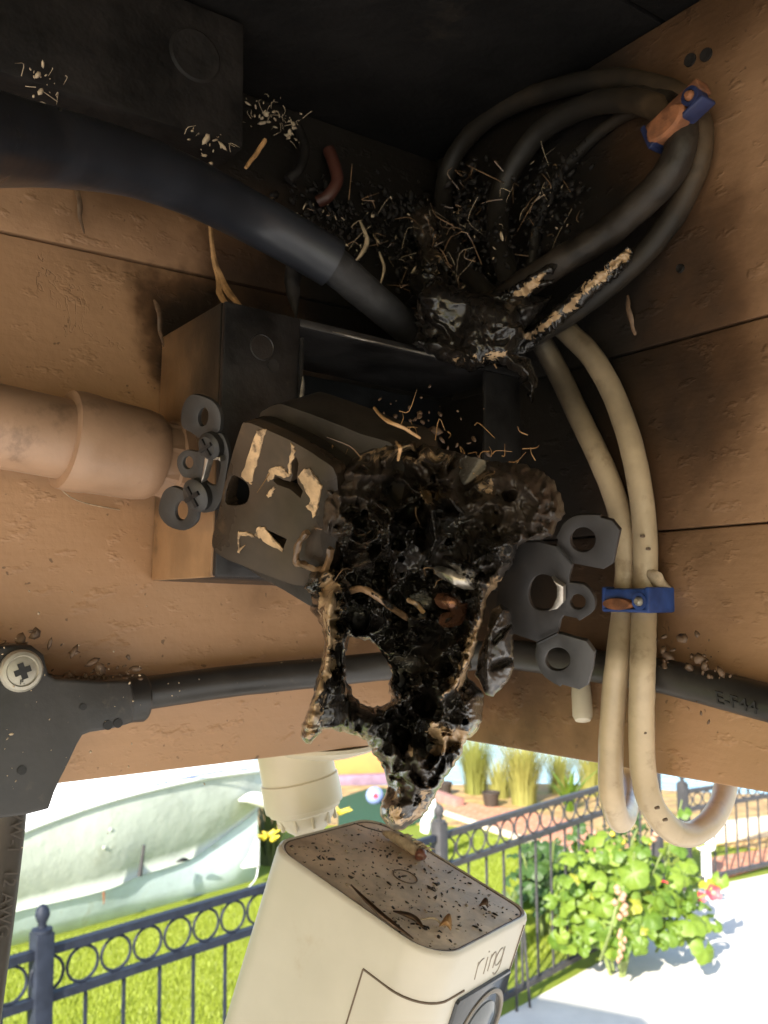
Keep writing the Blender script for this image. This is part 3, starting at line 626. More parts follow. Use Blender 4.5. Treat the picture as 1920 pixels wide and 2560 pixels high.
def relief(name, outer, holes, ctrl, thick, rad, mat, parent, step=3.5, bumps=0.3, lines=(), peels=(), craters=(), seed=1, peelbase=0.0, rough=2.0, back=0.6, nscale=0.02, ridge=0.5, edgepeel=None, ashes=()):
    outer = ragged(outer, rough, 8, seed); holes = [ragged(h, rough, 8, seed+5+i) for i, h in enumerate(holes)]
    A = np.array(outer); x0, y0 = A.min(0)-step; x1, y1 = A.max(0)+step
    gx = np.arange(x0, x1, step); gy = np.arange(y0, y1, step); X, Y = np.meshgrid(gx, gy)
    msk = inside(X, Y, outer)
    for h in holes: msk &= ~inside(X, Y, h)
    D, NX, NY = segdist(X, Y, outer)
    for h in holes:
        d, nx, ny = segdist(X, Y, h); k = d < D; D = np.where(k, d, D); NX = np.where(k, nx, NX); NY = np.where(k, ny, NY)
    # vertices: inside cells, plus the ring just outside snapped on the outline
    nb_ = np.zeros_like(msk)
    for dy in (-1, 0, 1):
        for dx in (-1, 0, 1): nb_ |= np.roll(np.roll(msk, dy, 0), dx, 1)
    edge = nb_ & ~msk
    X = np.where(edge, NX, X); Y = np.where(edge, NY, Y); D = np.where(edge, 0, D)
    cw = np.array(ctrl, float); num = np.zeros_like(X); den = np.zeros_like(X)
    for (u, v, d) in cw:
        wgt = 1.0/((X-u)**2+(Y-v)**2+900)**1.5; num += wgt*d; den += wgt
    Dep = num/den
    t = np.clip(D/rad, 0, 1); prof = np.sqrt(1-(1-t)**2)
    wx = 38*fbm(X*.012, Y*.012, seed+41, 3); wy = 38*fbm(X*.012+9, Y*.012, seed+43, 3)
    Xw, Yw = X+wx, Y+wy
    nzz = fbm(Xw*nscale, Yw*nscale, seed, 3)*0.6 + ridge*fbm(Xw*nscale*1.3+5, Yw*nscale*1.3, seed+3, 3, ridged=True) + 0.10*fbm(X*.06, Y*.06, seed+5, 2)
    amod = np.clip(0.75+0.9*fbm(X*.008+3, Y*.008, seed+61, 2), 0.25, 1.7)
    Hh = prof*(1+bumps*nzz*2.0*amod)
    ashv = np.zeros_like(X)
    for (poly, val, fall) in ashes:
        ins = inside(X, Y, poly); d, _, _ = segdist(X, Y, poly); ashv = np.maximum(ashv, val*np.clip(0.5+np.where(ins, d, -d)/fall, 0, 1))
    peel = np.full(X.shape, peelbase)
    for (pl, wd, ht) in lines:
        d, _, _ = segdist(X, Y, pl, False); d = d + 5*fbm(X*0.03, Y*0.03, seed+9)
        Hh = Hh + ht*np.exp(-(d/wd)**2)*np.clip(D/8, 0, 1)
    for (cx, cy, r, dp) in craters:
        d = np.hypot(X-cx, Y-cy)/r; d = d*(1+0.6*fbm(X*0.025+cx, Y*0.025, seed+17))
        Hh = Hh + np.where(d < 1.6, -dp*np.exp(-(d*1.3)**4) + 0.12*dp*np.exp(-((d-1.1)*4)**2), 0)*np.clip(D/8, 0, 1)
    for (poly, val, fall) in peels:
        ins = inside(X, Y, poly); d, _, _ = segdist(X, Y, poly)
        sd = np.where(ins, d, -d); peel = np.maximum(peel, val*np.clip(0.5+sd/fall, 0, 1))
    if edgepeel: peel = np.maximum(peel, edgepeel[0]*np.exp(-(D/edgepeel[1])**2)*np.clip((Y-edgepeel[2])/60, 0, 1))
    vf = nb_
    idx = -np.ones(X.shape, int); idx[vf] = np.arange(vf.sum())
    RX = (X-960)/FPX; RY = (Y-1280)/FPX
    def pts(dep):
        R3 = FW[None, None]+RT[None, None]*RX[..., None]-UP[None, None]*RY[..., None]
        return O+R3*(dep*S)[..., None]
    Pf = pts(Dep - thick*np.clip(Hh, 0.0 if True else 0, 9))[vf]; nF = len(Pf)
    Pb = pts(Dep + thick*back*prof)[vf]
    bidx = np.where(edge[vf], np.arange(nF), np.arange(nF)+nF)
    Fc = []
    h_, w_ = X.shape
    a = idx[:-1, :-1]; b_ = idx[:-1, 1:]; c = idx[1:, 1:]; d = idx[1:, :-1]
    m_any = msk[:-1, :-1] | msk[:-1, 1:] | msk[1:, 1:] | msk[1:, :-1]
    ok = (a >= 0) & (b_ >= 0) & (c >= 0) & (d >= 0) & m_any
    Q = np.stack([a[ok], b_[ok], c[ok], d[ok]], 1)
    V = np.vstack([Pf, Pb]); QF = Q; QB = bidx[Q][:, ::-1]
    # drop back faces that coincide with front ones (all four on the outline)
    alle = edge[vf][Q].all(1); QF = QF[~alle]; QB = QB[~alle]
    me = bpy.data.meshes.new(name); me.from_pydata(V.tolist(), [], QF.tolist()+QB.tolist())
    at = me.attributes.new('peel', 'FLOAT', 'POINT'); pv = peel[vf]; at.data.foreach_set('value', np.concatenate([pv, pv]).astype(np.float32))
    a2 = me.attributes.new('ash', 'FLOAT', 'POINT'); av = ashv[vf]; a2.data.foreach_set('value', np.concatenate([av, av]).astype(np.float32))
    bm = bmesh.new(); bm.from_mesh(me)
    loose = [v for v in bm.verts if not v.link_faces]; bmesh.ops.delete(bm, geom=loose, context='VERTS')
    bmesh.ops.recalc_face_normals(bm, faces=bm.faces[:]); bm.to_mesh(me); bm.free()
    return link(name, me, mat, parent, smooth=True)

hole = f3([(430, 575), (500, 600), (560, 605), (640, 690), (690, 775), (720, 860), (690, 915), (712, 1000), (705, 1035), (640, 1070), (545, 1070), (465, 1005), (412, 915), (395, 830), (398, 720), (415, 630)])
outer = f1([(1215, 1500), (1330, 1440), (1450, 1410)]) + [(870, 1150), (925, 1118), (1000, 1098), (1060, 1108), (1110, 1122), (1170, 1140), (1230, 1152), (1300, 1158), (1345, 1172), (1385, 1200), (1405, 1250), (1414, 1285), (1395, 1305), (1380, 1345), (1330, 1352), (1300, 1362), (1290, 1385)] \
    + f3([(1500, 160), (1370, 330), (1330, 520), (1290, 690), (1240, 860), (1340, 960), (1362, 1000), (1345, 1140), (1320, 1220), (1260, 1280), (1210, 1330), (1205, 1390), (1160, 1450), (1120, 1520), (1080, 1560), (1040, 1640), (990, 1740), (930, 1830), (860, 1880), (780, 1925), (700, 1905), (650, 1850), (632, 1790), (660, 1700), (690, 1620), (665, 1520), (620, 1440), (560, 1345), (540, 1300), (410, 1255), (330, 1235), (240, 1225), (200, 1280), (160, 1328), (100, 1300), (85, 1270), (110, 1170), (150, 1060), (185, 930), (225, 800), (255, 640), (235, 520), (190, 440), (150, 400), (170, 290), (110, 250)]) \
    + [(775, 1430), (790, 1380), (800, 1330), (800, 1280), (795, 1240)]
ctrl = [(800, 1230, .303), (820, 1420, .300), (1000, 1200, .300), (1000, 1350, .282), (1200, 1250, .288), (1380, 1240, .285), (1250, 1400, .268), (1050, 1500, .292), (900, 1500, .302), (800, 1580, .300), (780, 1750, .297),
        (1200, 1600, .268), (1130, 1750, .266), (1000, 1720, .282), (950, 1850, .282), (1080, 1900, .268), (1000, 2050, .272), (1180, 1800, .264)]
peels = [(f3([(215, 200), (300, 150), (370, 240), (340, 300), (385, 400), (350, 560), (300, 700), (350, 800), (280, 900), (250, 1080), (230, 1180), (160, 1310), (100, 1290), (140, 1090), (210, 850), (270, 640), (240, 480), (200, 330)]), 0.86, 40),
         (f3([(1500, 160), (1580, 100), (1520, 260), (1400, 400), (1360, 540), (1300, 700), (1240, 860), (1170, 960), (1060, 1010), (1090, 930), (1180, 820), (1210, 650), (1290, 500), (1340, 330), (1400, 180)]), 0.86, 40),
         (f3([(985, 1150), (1060, 1190), (1190, 1210), (1290, 1200), (1320, 1200), (1230, 1320), (1130, 1370), (1040, 1420), (980, 1390), (1000, 1300), (950, 1230)]), 0.78, 30),
         (f3([(830, 1310), (862, 1360), (862, 1410), (848, 1425), (825, 1380)]), 0.9, 8),
         (f3([(640, 1800), (700, 1690), (750, 1600), (800, 1640), (790, 1740), (860, 1780), (900, 1700), (1000, 1620), (1060, 1520), (1080, 1540), (980, 1740), (870, 1870), (780, 1920), (690, 1890)]), 0.76, 50),
         (f3([(230, 100), (320, 90), (350, 230), (330, 290), (300, 200)]), 0.7, 20)]
peels += [([(860, 1150), (930, 1110), (1010, 1095), (1120, 1125), (1180, 1150), (1100, 1170), (980, 1160), (900, 1170)], 0.52, 40), ([(1180, 1180), (1240, 1175), (1235, 1240), (1190, 1235)], 0.62, 20), ([(1040, 1215), (1075, 1225), (1090, 1270), (1060, 1255)], 0.75, 14)]
linesR = [([(870, 1185), (960, 1190), (1010, 1200), (1050, 1235), (1080, 1275)], 9, 0.5), ([(1080, 1280), (1090, 1350), (1060, 1420)], 10, 0.45),
          ([(850, 1240), (930, 1250), (980, 1290), (970, 1360), (900, 1420)], 11, 0.45), (f3([(430, 270), (520, 255), (620, 310), (720, 380), (850, 450)]), 5, 0.5),
          (f3([(1330, 330), (1330, 200), (1290, 130), (1100, 60)]), 7, 0.6), (f3([(850, 470), (950, 470), (1060, 500), (1150, 430), (1160, 380), (1060, 330)]), 7, 0.45),
          (f3([(380, 280), (440, 480), (380, 620), (400, 800), (380, 980)]), 8, 0.7), (f3([(1400, 180), (1340, 360), (1330, 540), (1240, 740), (1170, 900), (1060, 1010), (990, 1200)]), 12, 0.55),
          (f3([(300, 290), (280, 500), (270, 700), (210, 950), (150, 1200)]), 16, 0.6), (f3([(560, 600), (600, 660), (700, 700), (820, 690)]), 8, 0.5), (f3([(900, 1150), (860, 1300), (920, 1500)]), 9, 0.4),
          (f3([(700, 1200), (740, 1400), (700, 1560)]), 9, 0.35), ([(1310, 1210), (1350, 1260), (1330, 1320)], 10, 0.35)]
cr = [(1030, 1650, 70, 1.1), (1065, 1765, 48, 1.0), (955, 1395, 40, .8), (1075, 1505, 52, .9), (900, 1560, 36, .8), (1000, 1230, 26, .5), (910, 1330, 34, .45), (1010, 1290, 30, .5), (960, 1430, 30, .45), (1040, 1480, 38, .75), (900, 1480, 26, .6), (1110, 1440, 34, .6), (1278, 1238, 14, .6), (1180, 1330, 26, .35), (1080, 1590, 60, .9), (1020, 1680, 55, .7), (1150, 1560, 40, .8),
      (840, 1310, 22, .3), (1230, 1290, 24, .3), (1180, 1240, 20, .3), (890, 1540, 26, .7), (1160, 1470, 30, .5), (1000, 1560, 30, .6)]
relief('charred_mass', outer, [hole], ctrl, 0.022, 46, M_char, rc_, step=3.2, bumps=0.30, lines=linesR, peels=peels, craters=cr, seed=3, rough=2.0, nscale=0.0095, ridge=0.75, edgepeel=(.52, 13, 1760), ashes=[([(780, 1230), (830, 1140), (1000, 1090), (1200, 1130), (1420, 1170), (1420, 1320), (1300, 1370), (1200, 1300), (1100, 1230), (980, 1210), (860, 1300), (820, 1450), (780, 1450)], 0.9, 70), ([(860, 1850), (960, 1880), (990, 2050), (1060, 2050), (1120, 1950), (1000, 1830)], .55, 50), ([(1190, 1450), (1290, 1380), (1240, 1560), (1160, 1760), (1120, 1760)], .5, 40)])
# shiny black lobes hanging right of the char
lobe = f3([(1400, 400), (1470, 355), (1540, 400), (1555, 520), (1560, 700), (1565, 800), (1530, 880), (1480, 940), (1420, 1000), (1365, 985), (1340, 930), (1290, 850), (1320, 700), (1370, 560)])
relief('melted_lobe', lobe, [], [(1230, 1560, .268), (1250, 1700, .272), (1200, 1700, .268)], 0.011, 34, simple('glossy_melt', (0.035, 0.029, 0.025), 0.24, var=0.5, nscale=80, bump=0.3, bdist=0.0008, bscale=150), rc_, step=3.2, bumps=0.25,
       lines=[(f3([(1500, 380), (1400, 560), (1380, 700), (1380, 860)]), 6, .5), (f3([(1540, 500), (1420, 620)]), 5, -.4), (f3([(1560, 740), (1400, 800)]), 8, -.5), (f3([(1380, 420), (1340, 700), (1290, 850)]), 6, .4)], seed=8, rough=0.8, nscale=0.014, ridge=0.2)
# bent conductor ends and torn fibres in and around the char
def dpx(pts, r, name, mat, off=0.0): return link(name, tube_mesh(name, [P(u, v, d-off) for u, v, d in pts], r, 7, 5, wob=0.25), mat, rc_)
dpx([(868, 1478, .280), (905, 1472, .274), (940, 1490, .272), (985, 1522, .272), (1020, 1545, .276)], .0007, 'bare_wire', M_brown)
dpx([(1020, 1500, .272), (1040, 1510, .270), (1058, 1530, .272)], .0005, 'bare_wire', M_peel)
dpx([(1100, 1500, .262), (1130, 1508, .258), (1150, 1520, .260), (1140, 1545, .264), (1110, 1552, .268)], .0014, 'bare_wire', simple('burnt_copper', (0.20, 0.09, 0.05), 0.3, metal=0.7, var=0.5, nscale=200))
dpx([(1090, 1425, .262), (1130, 1440, .258), (1165, 1455, .257), (1200, 1462, .258)], [.0008, .0014, .0014, .0010], 'terminal_clip', M_worn)
def fibres(name, spots, n, length, r, mat, label, seed, parent=None, jit=.010, sag=.5):
    q = np.random.default_rng(seed); ms = []
    for (p, nn) in spots:
        for k in range(n):
            a = np.asarray(p)+q.normal(0, jit, 3)*np.array([1, .5, .7]); d = q.normal(0, 1, 3); d /= np.linalg.norm(d); d = d*.8+nn*.5; L = length*q.lognormal(-.2, .5)
            b1 = a+d*L*.4+q.normal(0, L*.15, 3); b2 = b1+d*L*.3+q.normal(0, L*.25, 3)-ZV*L*sag*.4
            ms.append(tube_mesh('f', [a, b1, b2], [r, r*.8, r*.3], 4, 3))
    o = link(name, join(name, ms), mat, parent); o['kind'] = 'stuff'
    if label: o['label'] = label
    return o
fibres('torn_fibre', [(P(u, v, d), -FW*.6+ZV*.4) for u, v, d in ((880, 1120, .30), (960, 1095, .30), (1040, 1100, .30), (1120, 1120, .29), (1200, 1140, .285), (1300, 1160, .28), (830, 1190, .295))], 7, .0055, .00013, M_straw, None, 5, rc_, .005)
fibres('torn_fibre', [(P(u, v, d), -FW) for u, v, d in ((900, 1250, .288), (980, 1300, .275), (880, 1400, .285), (1080, 1300, .272), (1100, 1450, .262))], 5, .0045, .00014, M_brown, None, 6, rc_, .006)
# crusted knob of char fused to the box above
relief('char_crust', [(1030, 860), (1060, 800), (1040, 740), (1090, 700), (1150, 720), (1220, 740), (1290, 760), (1310, 830), (1290, 880), (1330, 900), (1345, 960), (1330, 1010), (1300, 940), (1240, 905), (1180, 930), (1110, 905)], [], [(1100, 800, .418), (1250, 850, .405), (1320, 950, .40)], 0.016, 40, M_char, bx, step=4, bumps=0.22,
       peels=[([(1110, 900), (1180, 880), (1280, 870), (1290, 890), (1180, 915)], 0.5, 25)], seed=12, rough=3, nscale=0.016)
# ------------------------------------------------------------------ black hose across the top left
hs = thing('black_hose', P(700, 560, .40), 'thick black flexible hose sweeping from the upper left into the burnt corner', 'hose')
hp = [(-420, 300, .10), (-200, 318, .155), (0, 350, .2156), (160, 374, .262), (330, 412, .312), (482, 470, .352), (620, 540, .382), (740, 605, .396), (832, 660, .403)]
link('outer_sleeve', tube_mesh('outer_sleeve', [P(*q) for q in hp], 0.01065*S, 28, 10), M_hose, hs)
hq = [(780, 630, .399), (832, 662, .404), (900, 720, .418), (970, 780, .434), (1030, 832, .450), (1075, 868, .464)]
link('inner_tube', tube_mesh('inner_tube', [P(*q) for q in hq], [0.0082*S, 0.0082*S, 0.008*S, 0.0078*S, 0.0076*S, 0.0074*S], 24, 8, wob=0.06), M_hose2, hs)
link('sleeve_mark', box_mesh('sleeve_mark', P(128, 297, .2447), np.cross(dn, ZV)*0.006, ZV*0.0022, dn*0.0006, 0.0003), M_dark, hs, smooth=None)

# ------------------------------------------------------------------ coiled cable loop at upper right
def rtube(name, uvs, r, mat, parent, off=0.006, n=8, flat=1.0, wob=0.0, sides=16):
    pts = [RB(q[0], q[1], q[2] if len(q) > 2 else off) for q in uvs]
    return link(name, tube_mesh(name, pts, r if np.isscalar(r) else r, sides, n, flat, N2 if flat < 1 else None, wob), mat, parent)
lp = thing('cable_coil', RB(1450, 450, 0), 'coiled loop of sooty white cable hanging under the soffit at upper right', 'cable')
outer_l = [(1300, 840, .02), (1225, 745, .03), (1172, 680, .026), (1135, 615, .018), (1112, 540, .012), (1112, 460, .008), (1140, 385, .007), (1200, 312, .007), (1300, 252, .007), (1420, 214, .007), (1540, 200, .007), (1640, 217, .007), (1712, 250, .007), (1748, 305, .007), (1752, 370, .007), (1734, 440, .007), (1690, 530, .008), (1625, 618, .010), (1560, 680, .014), (1480, 745, .018), (1400, 800, .020), (1310, 855, .024)]
rtube('cable', outer_l, 0.0050*S, M_cable2, lp, wob=.06)
inner_l = [(1300, 770, .030), (1272, 690, .026), (1252, 620, .022), (1244, 550, .018), (1255, 480, .015), (1290, 405, .014), (1350, 330, .013), (1440, 275, .013), (1540, 250, .013), (1625, 262, .014), (1678, 295, .015)]
rtube('cable', inner_l, 0.0054*S, M_cable2, lp, wob=.07)
inner_r = [(1600, 240, .006), (1660, 262, .008), (1700, 305, .015), (1700, 375, .017), (1660, 450, .018), (1590, 520, .019), (1500, 595, .021), (1400, 655, .026), (1320, 705, .030), (1240, 760, .034)]
rtube('cable', inner_r, 0.0066*S, simple('burnt_cable_jacket', (0.020, 0.015, 0.011), 0.5, spec=0.3, var=0.6, nscale=70, bump=0.5, bdist=0.0008, bscale=180, dirt=((0.13, 0.09, 0.05), 120, 0.64, 0.4)), lp, wob=0.10)
under = [(1320, 720, .004), (1330, 640, .003), (1345, 560, .003), (1400, 440, .003), (1500, 330, .003), (1600, 275, .003), (1690, 300, .003), (1690, 370, .004), (1650, 440, .005), (1600, 490, .006)]
rtube('cable', under, 0.0030*S, M_cable2, lp)
def rrelief(name, outer, ctrl_off, thick, rad, mat, parent, **kw):
    A = [(u, v, float((RB(u, v, o)-O)@FW)/S) for u, v, o in ctrl_off]
    return relief(name, outer, [], A, thick, rad, mat, parent, **kw)
t6 = lambda L: [(1020+.4702*x, 180+.4702*y) for x, y in L]
rrelief('peeled_jacket', t6([(555, 1440), (600, 1390), (700, 1330), (800, 1240), (900, 1150), (1000, 1060), (1100, 980), (1165, 930), (1195, 945), (1190, 1010), (1100, 1100), (990, 1190), (880, 1290), (800, 1360), (700, 1430), (620, 1500), (570, 1500)]),
        [(1290, 870, .030), (1400, 800, .027), (1480, 740, .025), (1560, 660, .021)], 0.0035, 22, M_char, lp, step=2.8, bumps=0.5, seed=21, rough=2.6,
        peels=[(t6([(600, 1400), (720, 1330), (830, 1230), (960, 1110), (1090, 990), (1185, 930), (1180, 990), (1060, 1090), (940, 1200), (840, 1310), (740, 1360), (640, 1430)]), 0.80, 30)], nscale=0.035)
rrelief('peeled_jacket', t6([(440, 1200), (540, 1150), (640, 1080), (740, 1020), (830, 1000), (780, 1060), (690, 1110), (780, 1100), (770, 1130), (680, 1150), (640, 1210), (560, 1210), (480, 1250)]),
        [(1270, 740, .040), (1350, 690, .036)], 0.003, 14, M_char, lp, step=2.8, bumps=0.5, seed=23, rough=2.0, peels=[(t6([(540, 1170), (660, 1090), (760, 1050), (700, 1130), (640, 1200), (570, 1210)]), 0.66, 22)], nscale=0.035)
rrelief('burnt_sheath', t6([(230, 1160), (340, 1190), (420, 1170), (500, 1150), (620, 1180), (700, 1190), (780, 1180), (700, 1290), (600, 1390), (540, 1480), (480, 1540), (380, 1580), (260, 1560), (140, 1500), (60, 1420), (30, 1300), (60, 1180), (110, 1100), (180, 1080)]),
        [(1150, 780, .045), (1250, 820, .035), (1320, 770, .032)], 0.012, 45, M_char, lp, step=4, bumps=0.22, seed=25, rough=2.5, peels=[(t6([(420, 1190), (500, 1200), (490, 1260), (440, 1230)]), 0.6, 20), (t6([(60, 1200), (200, 1150), (330, 1220), (250, 1330), (120, 1330)]), 0.42, 30)], ashes=[(t6([(60, 1150), (300, 1180), (640, 1190), (500, 1400), (200, 1480), (60, 1380)]), 0.75, 60)], nscale=0.016)
rrelief('burnt_crust', [(985, 420), (1030, 425), (1070, 470), (1112, 540), (1125, 620), (1135, 700), (1100, 770), (1050, 790), (1025, 720), (1040, 640), (1020, 560), (1000, 490)], [(1020, 450, .006), (1070, 550, .012), (1090, 700, .022), (1060, 770, .035)], 0.010, 30, M_char, lp, step=4, bumps=0.35, seed=31, rough=4, peels=[([(1060, 600), (1110, 640), (1110, 700), (1070, 690)], 0.40, 25)], ashes=[([(1000, 450), (1100, 540), (1120, 640), (1060, 660), (1020, 560)], .6, 40)], nscale=0.025)
def clip(name, cx, cy, w_, h_, ang, off, label, sooty=False, flip=False):
    """nail-on strap: saddle with two feet, a rusty nail head plate and a nail boss"""
    c = RB(cx, cy, off); t = thing(name, c, label, 'cable clip', 'nail on cable clips')
    a = D2*(-1); ax = np.cross(N2, ZV); ax = ax if ax @ RT > 0 else -ax
    a = ax*math.cos(ang)+ZV*math.sin(ang); b_ = np.cross(N2, a); b_ = b_ if b_[2] > 0 else -b_
    k = M_blued if sooty else M_blue
    link('saddle', box_mesh('saddle', c+b_*h_*0.18, a*w_, b_*h_*0.50, N2*0.0040*S*2, 0.0008), M_rustd if sooty else k, t, smooth=None)
    link('lip', box_mesh('lip', c-b_*h_*0.40, a*w_*0.97, b_*h_*0.16, N2*0.0060, 0.0008), k, t, smooth=None)
    for s in ((-1,) if sooty else (-1, 1)):
        link('foot', box_mesh('foot', c+a*s*w_*0.46-N2*off*S*0.40, a*w_*0.10, b_*h_*0.98, N2*(off*S*0.85+0.005), 0.0006), k, t, smooth=None)
    o = link('rust_band', lathe_mesh('rust_band', c-b_*h_*0.17-a*w_*0.13+N2*0.0012, N2, [(w_*0.33, -0.002), (w_*0.33, 0.0016), (w_*0.29, 0.0026), (0.0005, 0.0028)], 28), M_rust, t)
    # squash the band across the strap
    me = o.data; q = Vector(-b_*h_*0.17-a*w_*0.13); bb = Vector(b_)
    for v in me.vertices:
        d = (v.co-q).dot(bb); v.co -= bb*d*(1-h_*(0.44 if sooty else 0.24)/(w_*0.33))
    link('nail_boss', lathe_mesh('nail_boss', c+a*w_*0.33-b_*h_*0.06+N2*0.001, N2, [(h_*0.33, -0.002), (h_*0.33, 0.0022), (h_*0.20, 0.0022), (h_*0.18, 0.0002)], 20), k, t)
    link('nail', lathe_mesh('nail', c+a*w_*0.33-b_*h_*0.06+N2*0.001, N2, [(h_*0.17, 0), (h_*0.17, 0.0026), (h_*0.10, 0.0034)], 14), M_rust if sooty else M_screw, t)
    return t
k_ = clip('cable_clip', 1694, 290, 0.0285*S, 0.0115*S, 0.36, 0.021, 'sooty blue clip with rusty band on the cable coil under the soffit', True)
clip('cable_clip', 1577, 1499, 0.0240*S, 0.0108*S, -0.02, 0.0125, 'clean blue clip with rusty band holding two white cables to the beam')

# ------------------------------------------------------------------ two white cables hanging down the right beam
CR = 0.0051*S
ca = [(1330, 800, .018), (1358, 862, .014), (1400, 940, .009), (1452, 1050, .007), (1500, 1150, .007), (1538, 1245, .006), (1560, 1335, .006), (1567, 1420, .006), (1562, 1500, .007), (1552, 1590, .016), (1545, 1650, .0215), (1537, 1720, .0215), (1528, 1850, .020), (1527, 1950, .018)]
pa_ = [RB(*q) for q in ca]
def behind(u, v, off): return RB(u, v, off)
pa_ += [RB(1534, 2015, .012), RB(1550, 2052, -.002), RB(1566, 2030, -.03), RB(1573, 1960, -.062), RB(1574, 1880, -.070), RB(1572, 1780, -.070)]
w1 = thing('white_cable', pa_[8], 'white cable with the narrow loop, left of the two held by the blue clip', 'cable', 'white cables down the right beam')
link('jacket', tube_mesh('jacket', pa_, CR, 18, 8, wob=0.035), M_cable, w1)
cb = [(1390, 800, .014), (1425, 835, .012), (1480, 892, .009), (1530, 978, .007), (1568, 1080, .007), (1593, 1180, .007), (1609, 1290, .006), (1614, 1400, .006), (1611, 1500, .007), (1609, 1590, .016), (1607, 1660, .0215), (1605, 1730, .0215), (1604, 1800, .020), (1607, 1920, .018)]
pb_ = [RB(*q) for q in cb] + [RB(1626, 2005, .015), RB(1668, 2066, .005), RB(1718, 2087, -.008), RB(1768, 2062, -.025), RB(1802, 2010, -.045), RB(1816, 1950, -.060), RB(1818, 1880, -.070), RB(1816, 1780, -.070)]
w2 = thing('white_cable', pb_[8], 'white cable with the wide open loop, right of the two held by the blue clip', 'cable', 'white cables down the right beam')
link('jacket', tube_mesh('jacket', pb_, CR, 18, 8, wob=0.035, seed=4), M_cable, w2)
# scuffs on the jackets
for (u, v, a) in ((1612, 1832, .4), (1618, 1372, .2), (1604, 1340, 1.2), (1640, 2020, .8), (1660, 2050, .3)):
    q = RB(u, v, .0118 if v < 1700 else .0225)
    link('scuff', lathe_mesh('scuff', q, N2, [(0.0007*S, -0.001), (0.0006*S, 0.0002), (0.0002, 0.0003)], 7), M_line, w2)

# ------------------------------------------------------------------ black cord along the beams with its tee connector
cr_ = 0.0070*S
cw = thing('black_cable', LB(560, 1705, 0), 'round black cable running along the lower beams behind the hanging char', 'cable')
pts = [LB(270, 1740, .010), LB(347, 1735, .010), LB(460, 1719, .010), LB(579, 1703, .010), LB(700, 1691, .010), LB(820, 1680, .011), LB(930, 1668, .014), LB(1020, 1660, .022),
       RB(1180, 1640, .020), RB(1270, 1636, .011), RB(1400, 1652, .009), RB(1500, 1667, .009), RB(1626, 1684, .009), RB(1760, 1716, .009), RB(1920, 1757, .009), RB(2150, 1822, .009)]
link('sheath', tube_mesh('sheath', pts, cr_, 22, 8, wob=0.02), M_cord, cw)
def text_mesh(name, s, size, extr=0.00012):
    cu = bpy.data.curves.new('t', 'FONT'); cu.body = s; cu.size = size; cu.extrude = extr; cu.align_x = 'CENTER'; cu.align_y = 'CENTER'
    ob = bpy.data.objects.new('t', cu); COL.objects.link(ob); dg = bpy.context.evaluated_depsgraph_get()
    me = bpy.data.meshes.new_from_object(ob.evaluated_get(dg)); me.name = name; bpy.data.objects.remove(ob); me.materials.clear(); return me
def put_text(name, s, size, at, ax, nn, mat, parent, extr=0.00012):
    ax = ax/np.linalg.norm(ax); nn = nn-ax*(nn@ax); nn /= np.linalg.norm(nn); ay = np.cross(nn, ax)
    me = text_mesh(name, s, size, extr)
    me.transform(Matrix(((ax[0], ay[0], nn[0], at[0]), (ax[1], ay[1], nn[1], at[1]), (ax[2], ay[2], nn[2], at[2]), (0, 0, 0, 1))))
    return link(name, me, mat, parent, smooth=None)
a0, a1_ = RB(1800, 1740, .0162), RB(1880, 1762, .0162)
put_text('lettering', 'E-F44', 0.0050, (a0+a1_)/2 - ZV*0.0006, a1_-a0, N2*0.8-ZV*0.35, M_dark, cw)
tj = thing('cord_tee', LB(120, 1790, 0), 'black plastic tee connector screwed to the left beam', 'connector')
tee = [(x*.2532, 1580+y*.2532) for x, y in [(-330, 150), (0, 130), (120, 120), (300, 130), (420, 220), (445, 330), (470, 410), (540, 452), (700, 462), (1000, 478), (1280, 470), (1312, 640), (1298, 890), (1160, 935), (1035, 962), (880, 985), (800, 1015), (745, 1110), (660, 1290), (590, 1430), (525, 1570), (468, 1738), (350, 1770), (230, 1800), (-60, 1840), (-330, 1860)]]
frb = (LB(100, 1800, .016), D1, ZV, N1)
link('body', plate_mesh('body', [LB(u, v, .029) for u, v in tee], [], (C+N1*.016*S, D1, ZV, N1), 0.020, 0.0042, 4), M_cord, tj, smooth=None)
link('collar', lathe_mesh('collar', LB(240, 1752, .012), D1, [(0.0098*S, 0), (0.0100*S, 0.0125), (0.0092*S, 0.0132)], 28), M_cord, tj)
sc0 = LB(53, 1677, .0335); rr = 0.0077*S
sw = link('screw', lathe_mesh('screw', sc0, N1, [(rr*0.9, -0.003), (rr, -0.0006), (rr, 0.0004), (rr*0.9, 0.0011), (rr*0.74, 0.0013), (rr*0.68, 0.0009), (rr*0.5, 0.0012), (rr*0.05, 0.0013)], 40), M_screw, tj)
for k in (0.35, 0.35+math.pi/2):
    a = D1*math.cos(k)+ZV*math.sin(k); b_ = np.cross(N1, a)
    link('recess', box_mesh('recess', sc0+N1*(0.00125+0.0004*(k > 1)*0.2), a*rr*0.78, b_*rr*0.28, N1*0.0004, 0), M_dark, sw, smooth=None)
put_text('lettering', 'P.', 0.0016, sc0-ZV*rr*0.52+N1*0.0013, D1, N1, M_dark, sw)
for (u, v, r) in ((208, 1767, .0009), (55, 1926, .0011), (270, 1813, .0012), (295, 1808, .0012)):
    link('pin_hole', lathe_mesh('pin_hole', LB(u, v, .0316), N1, [(r, -0.0004), (r, 0.00012), (r*0.2, 0.00013)], 12), M_dark, tj)
dc = thing('drop_cable', LB(20, 2100, .016), 'brownish black printed cable dropping from the tee connector at far left', 'cable')
dpts = [LB(24, 1990, .016), LB(20, 2060, .017), LB(6, 2180, .02), LB(-12, 2320, .024), LB(-40, 2520, .03), LB(-70, 2760, .035)]
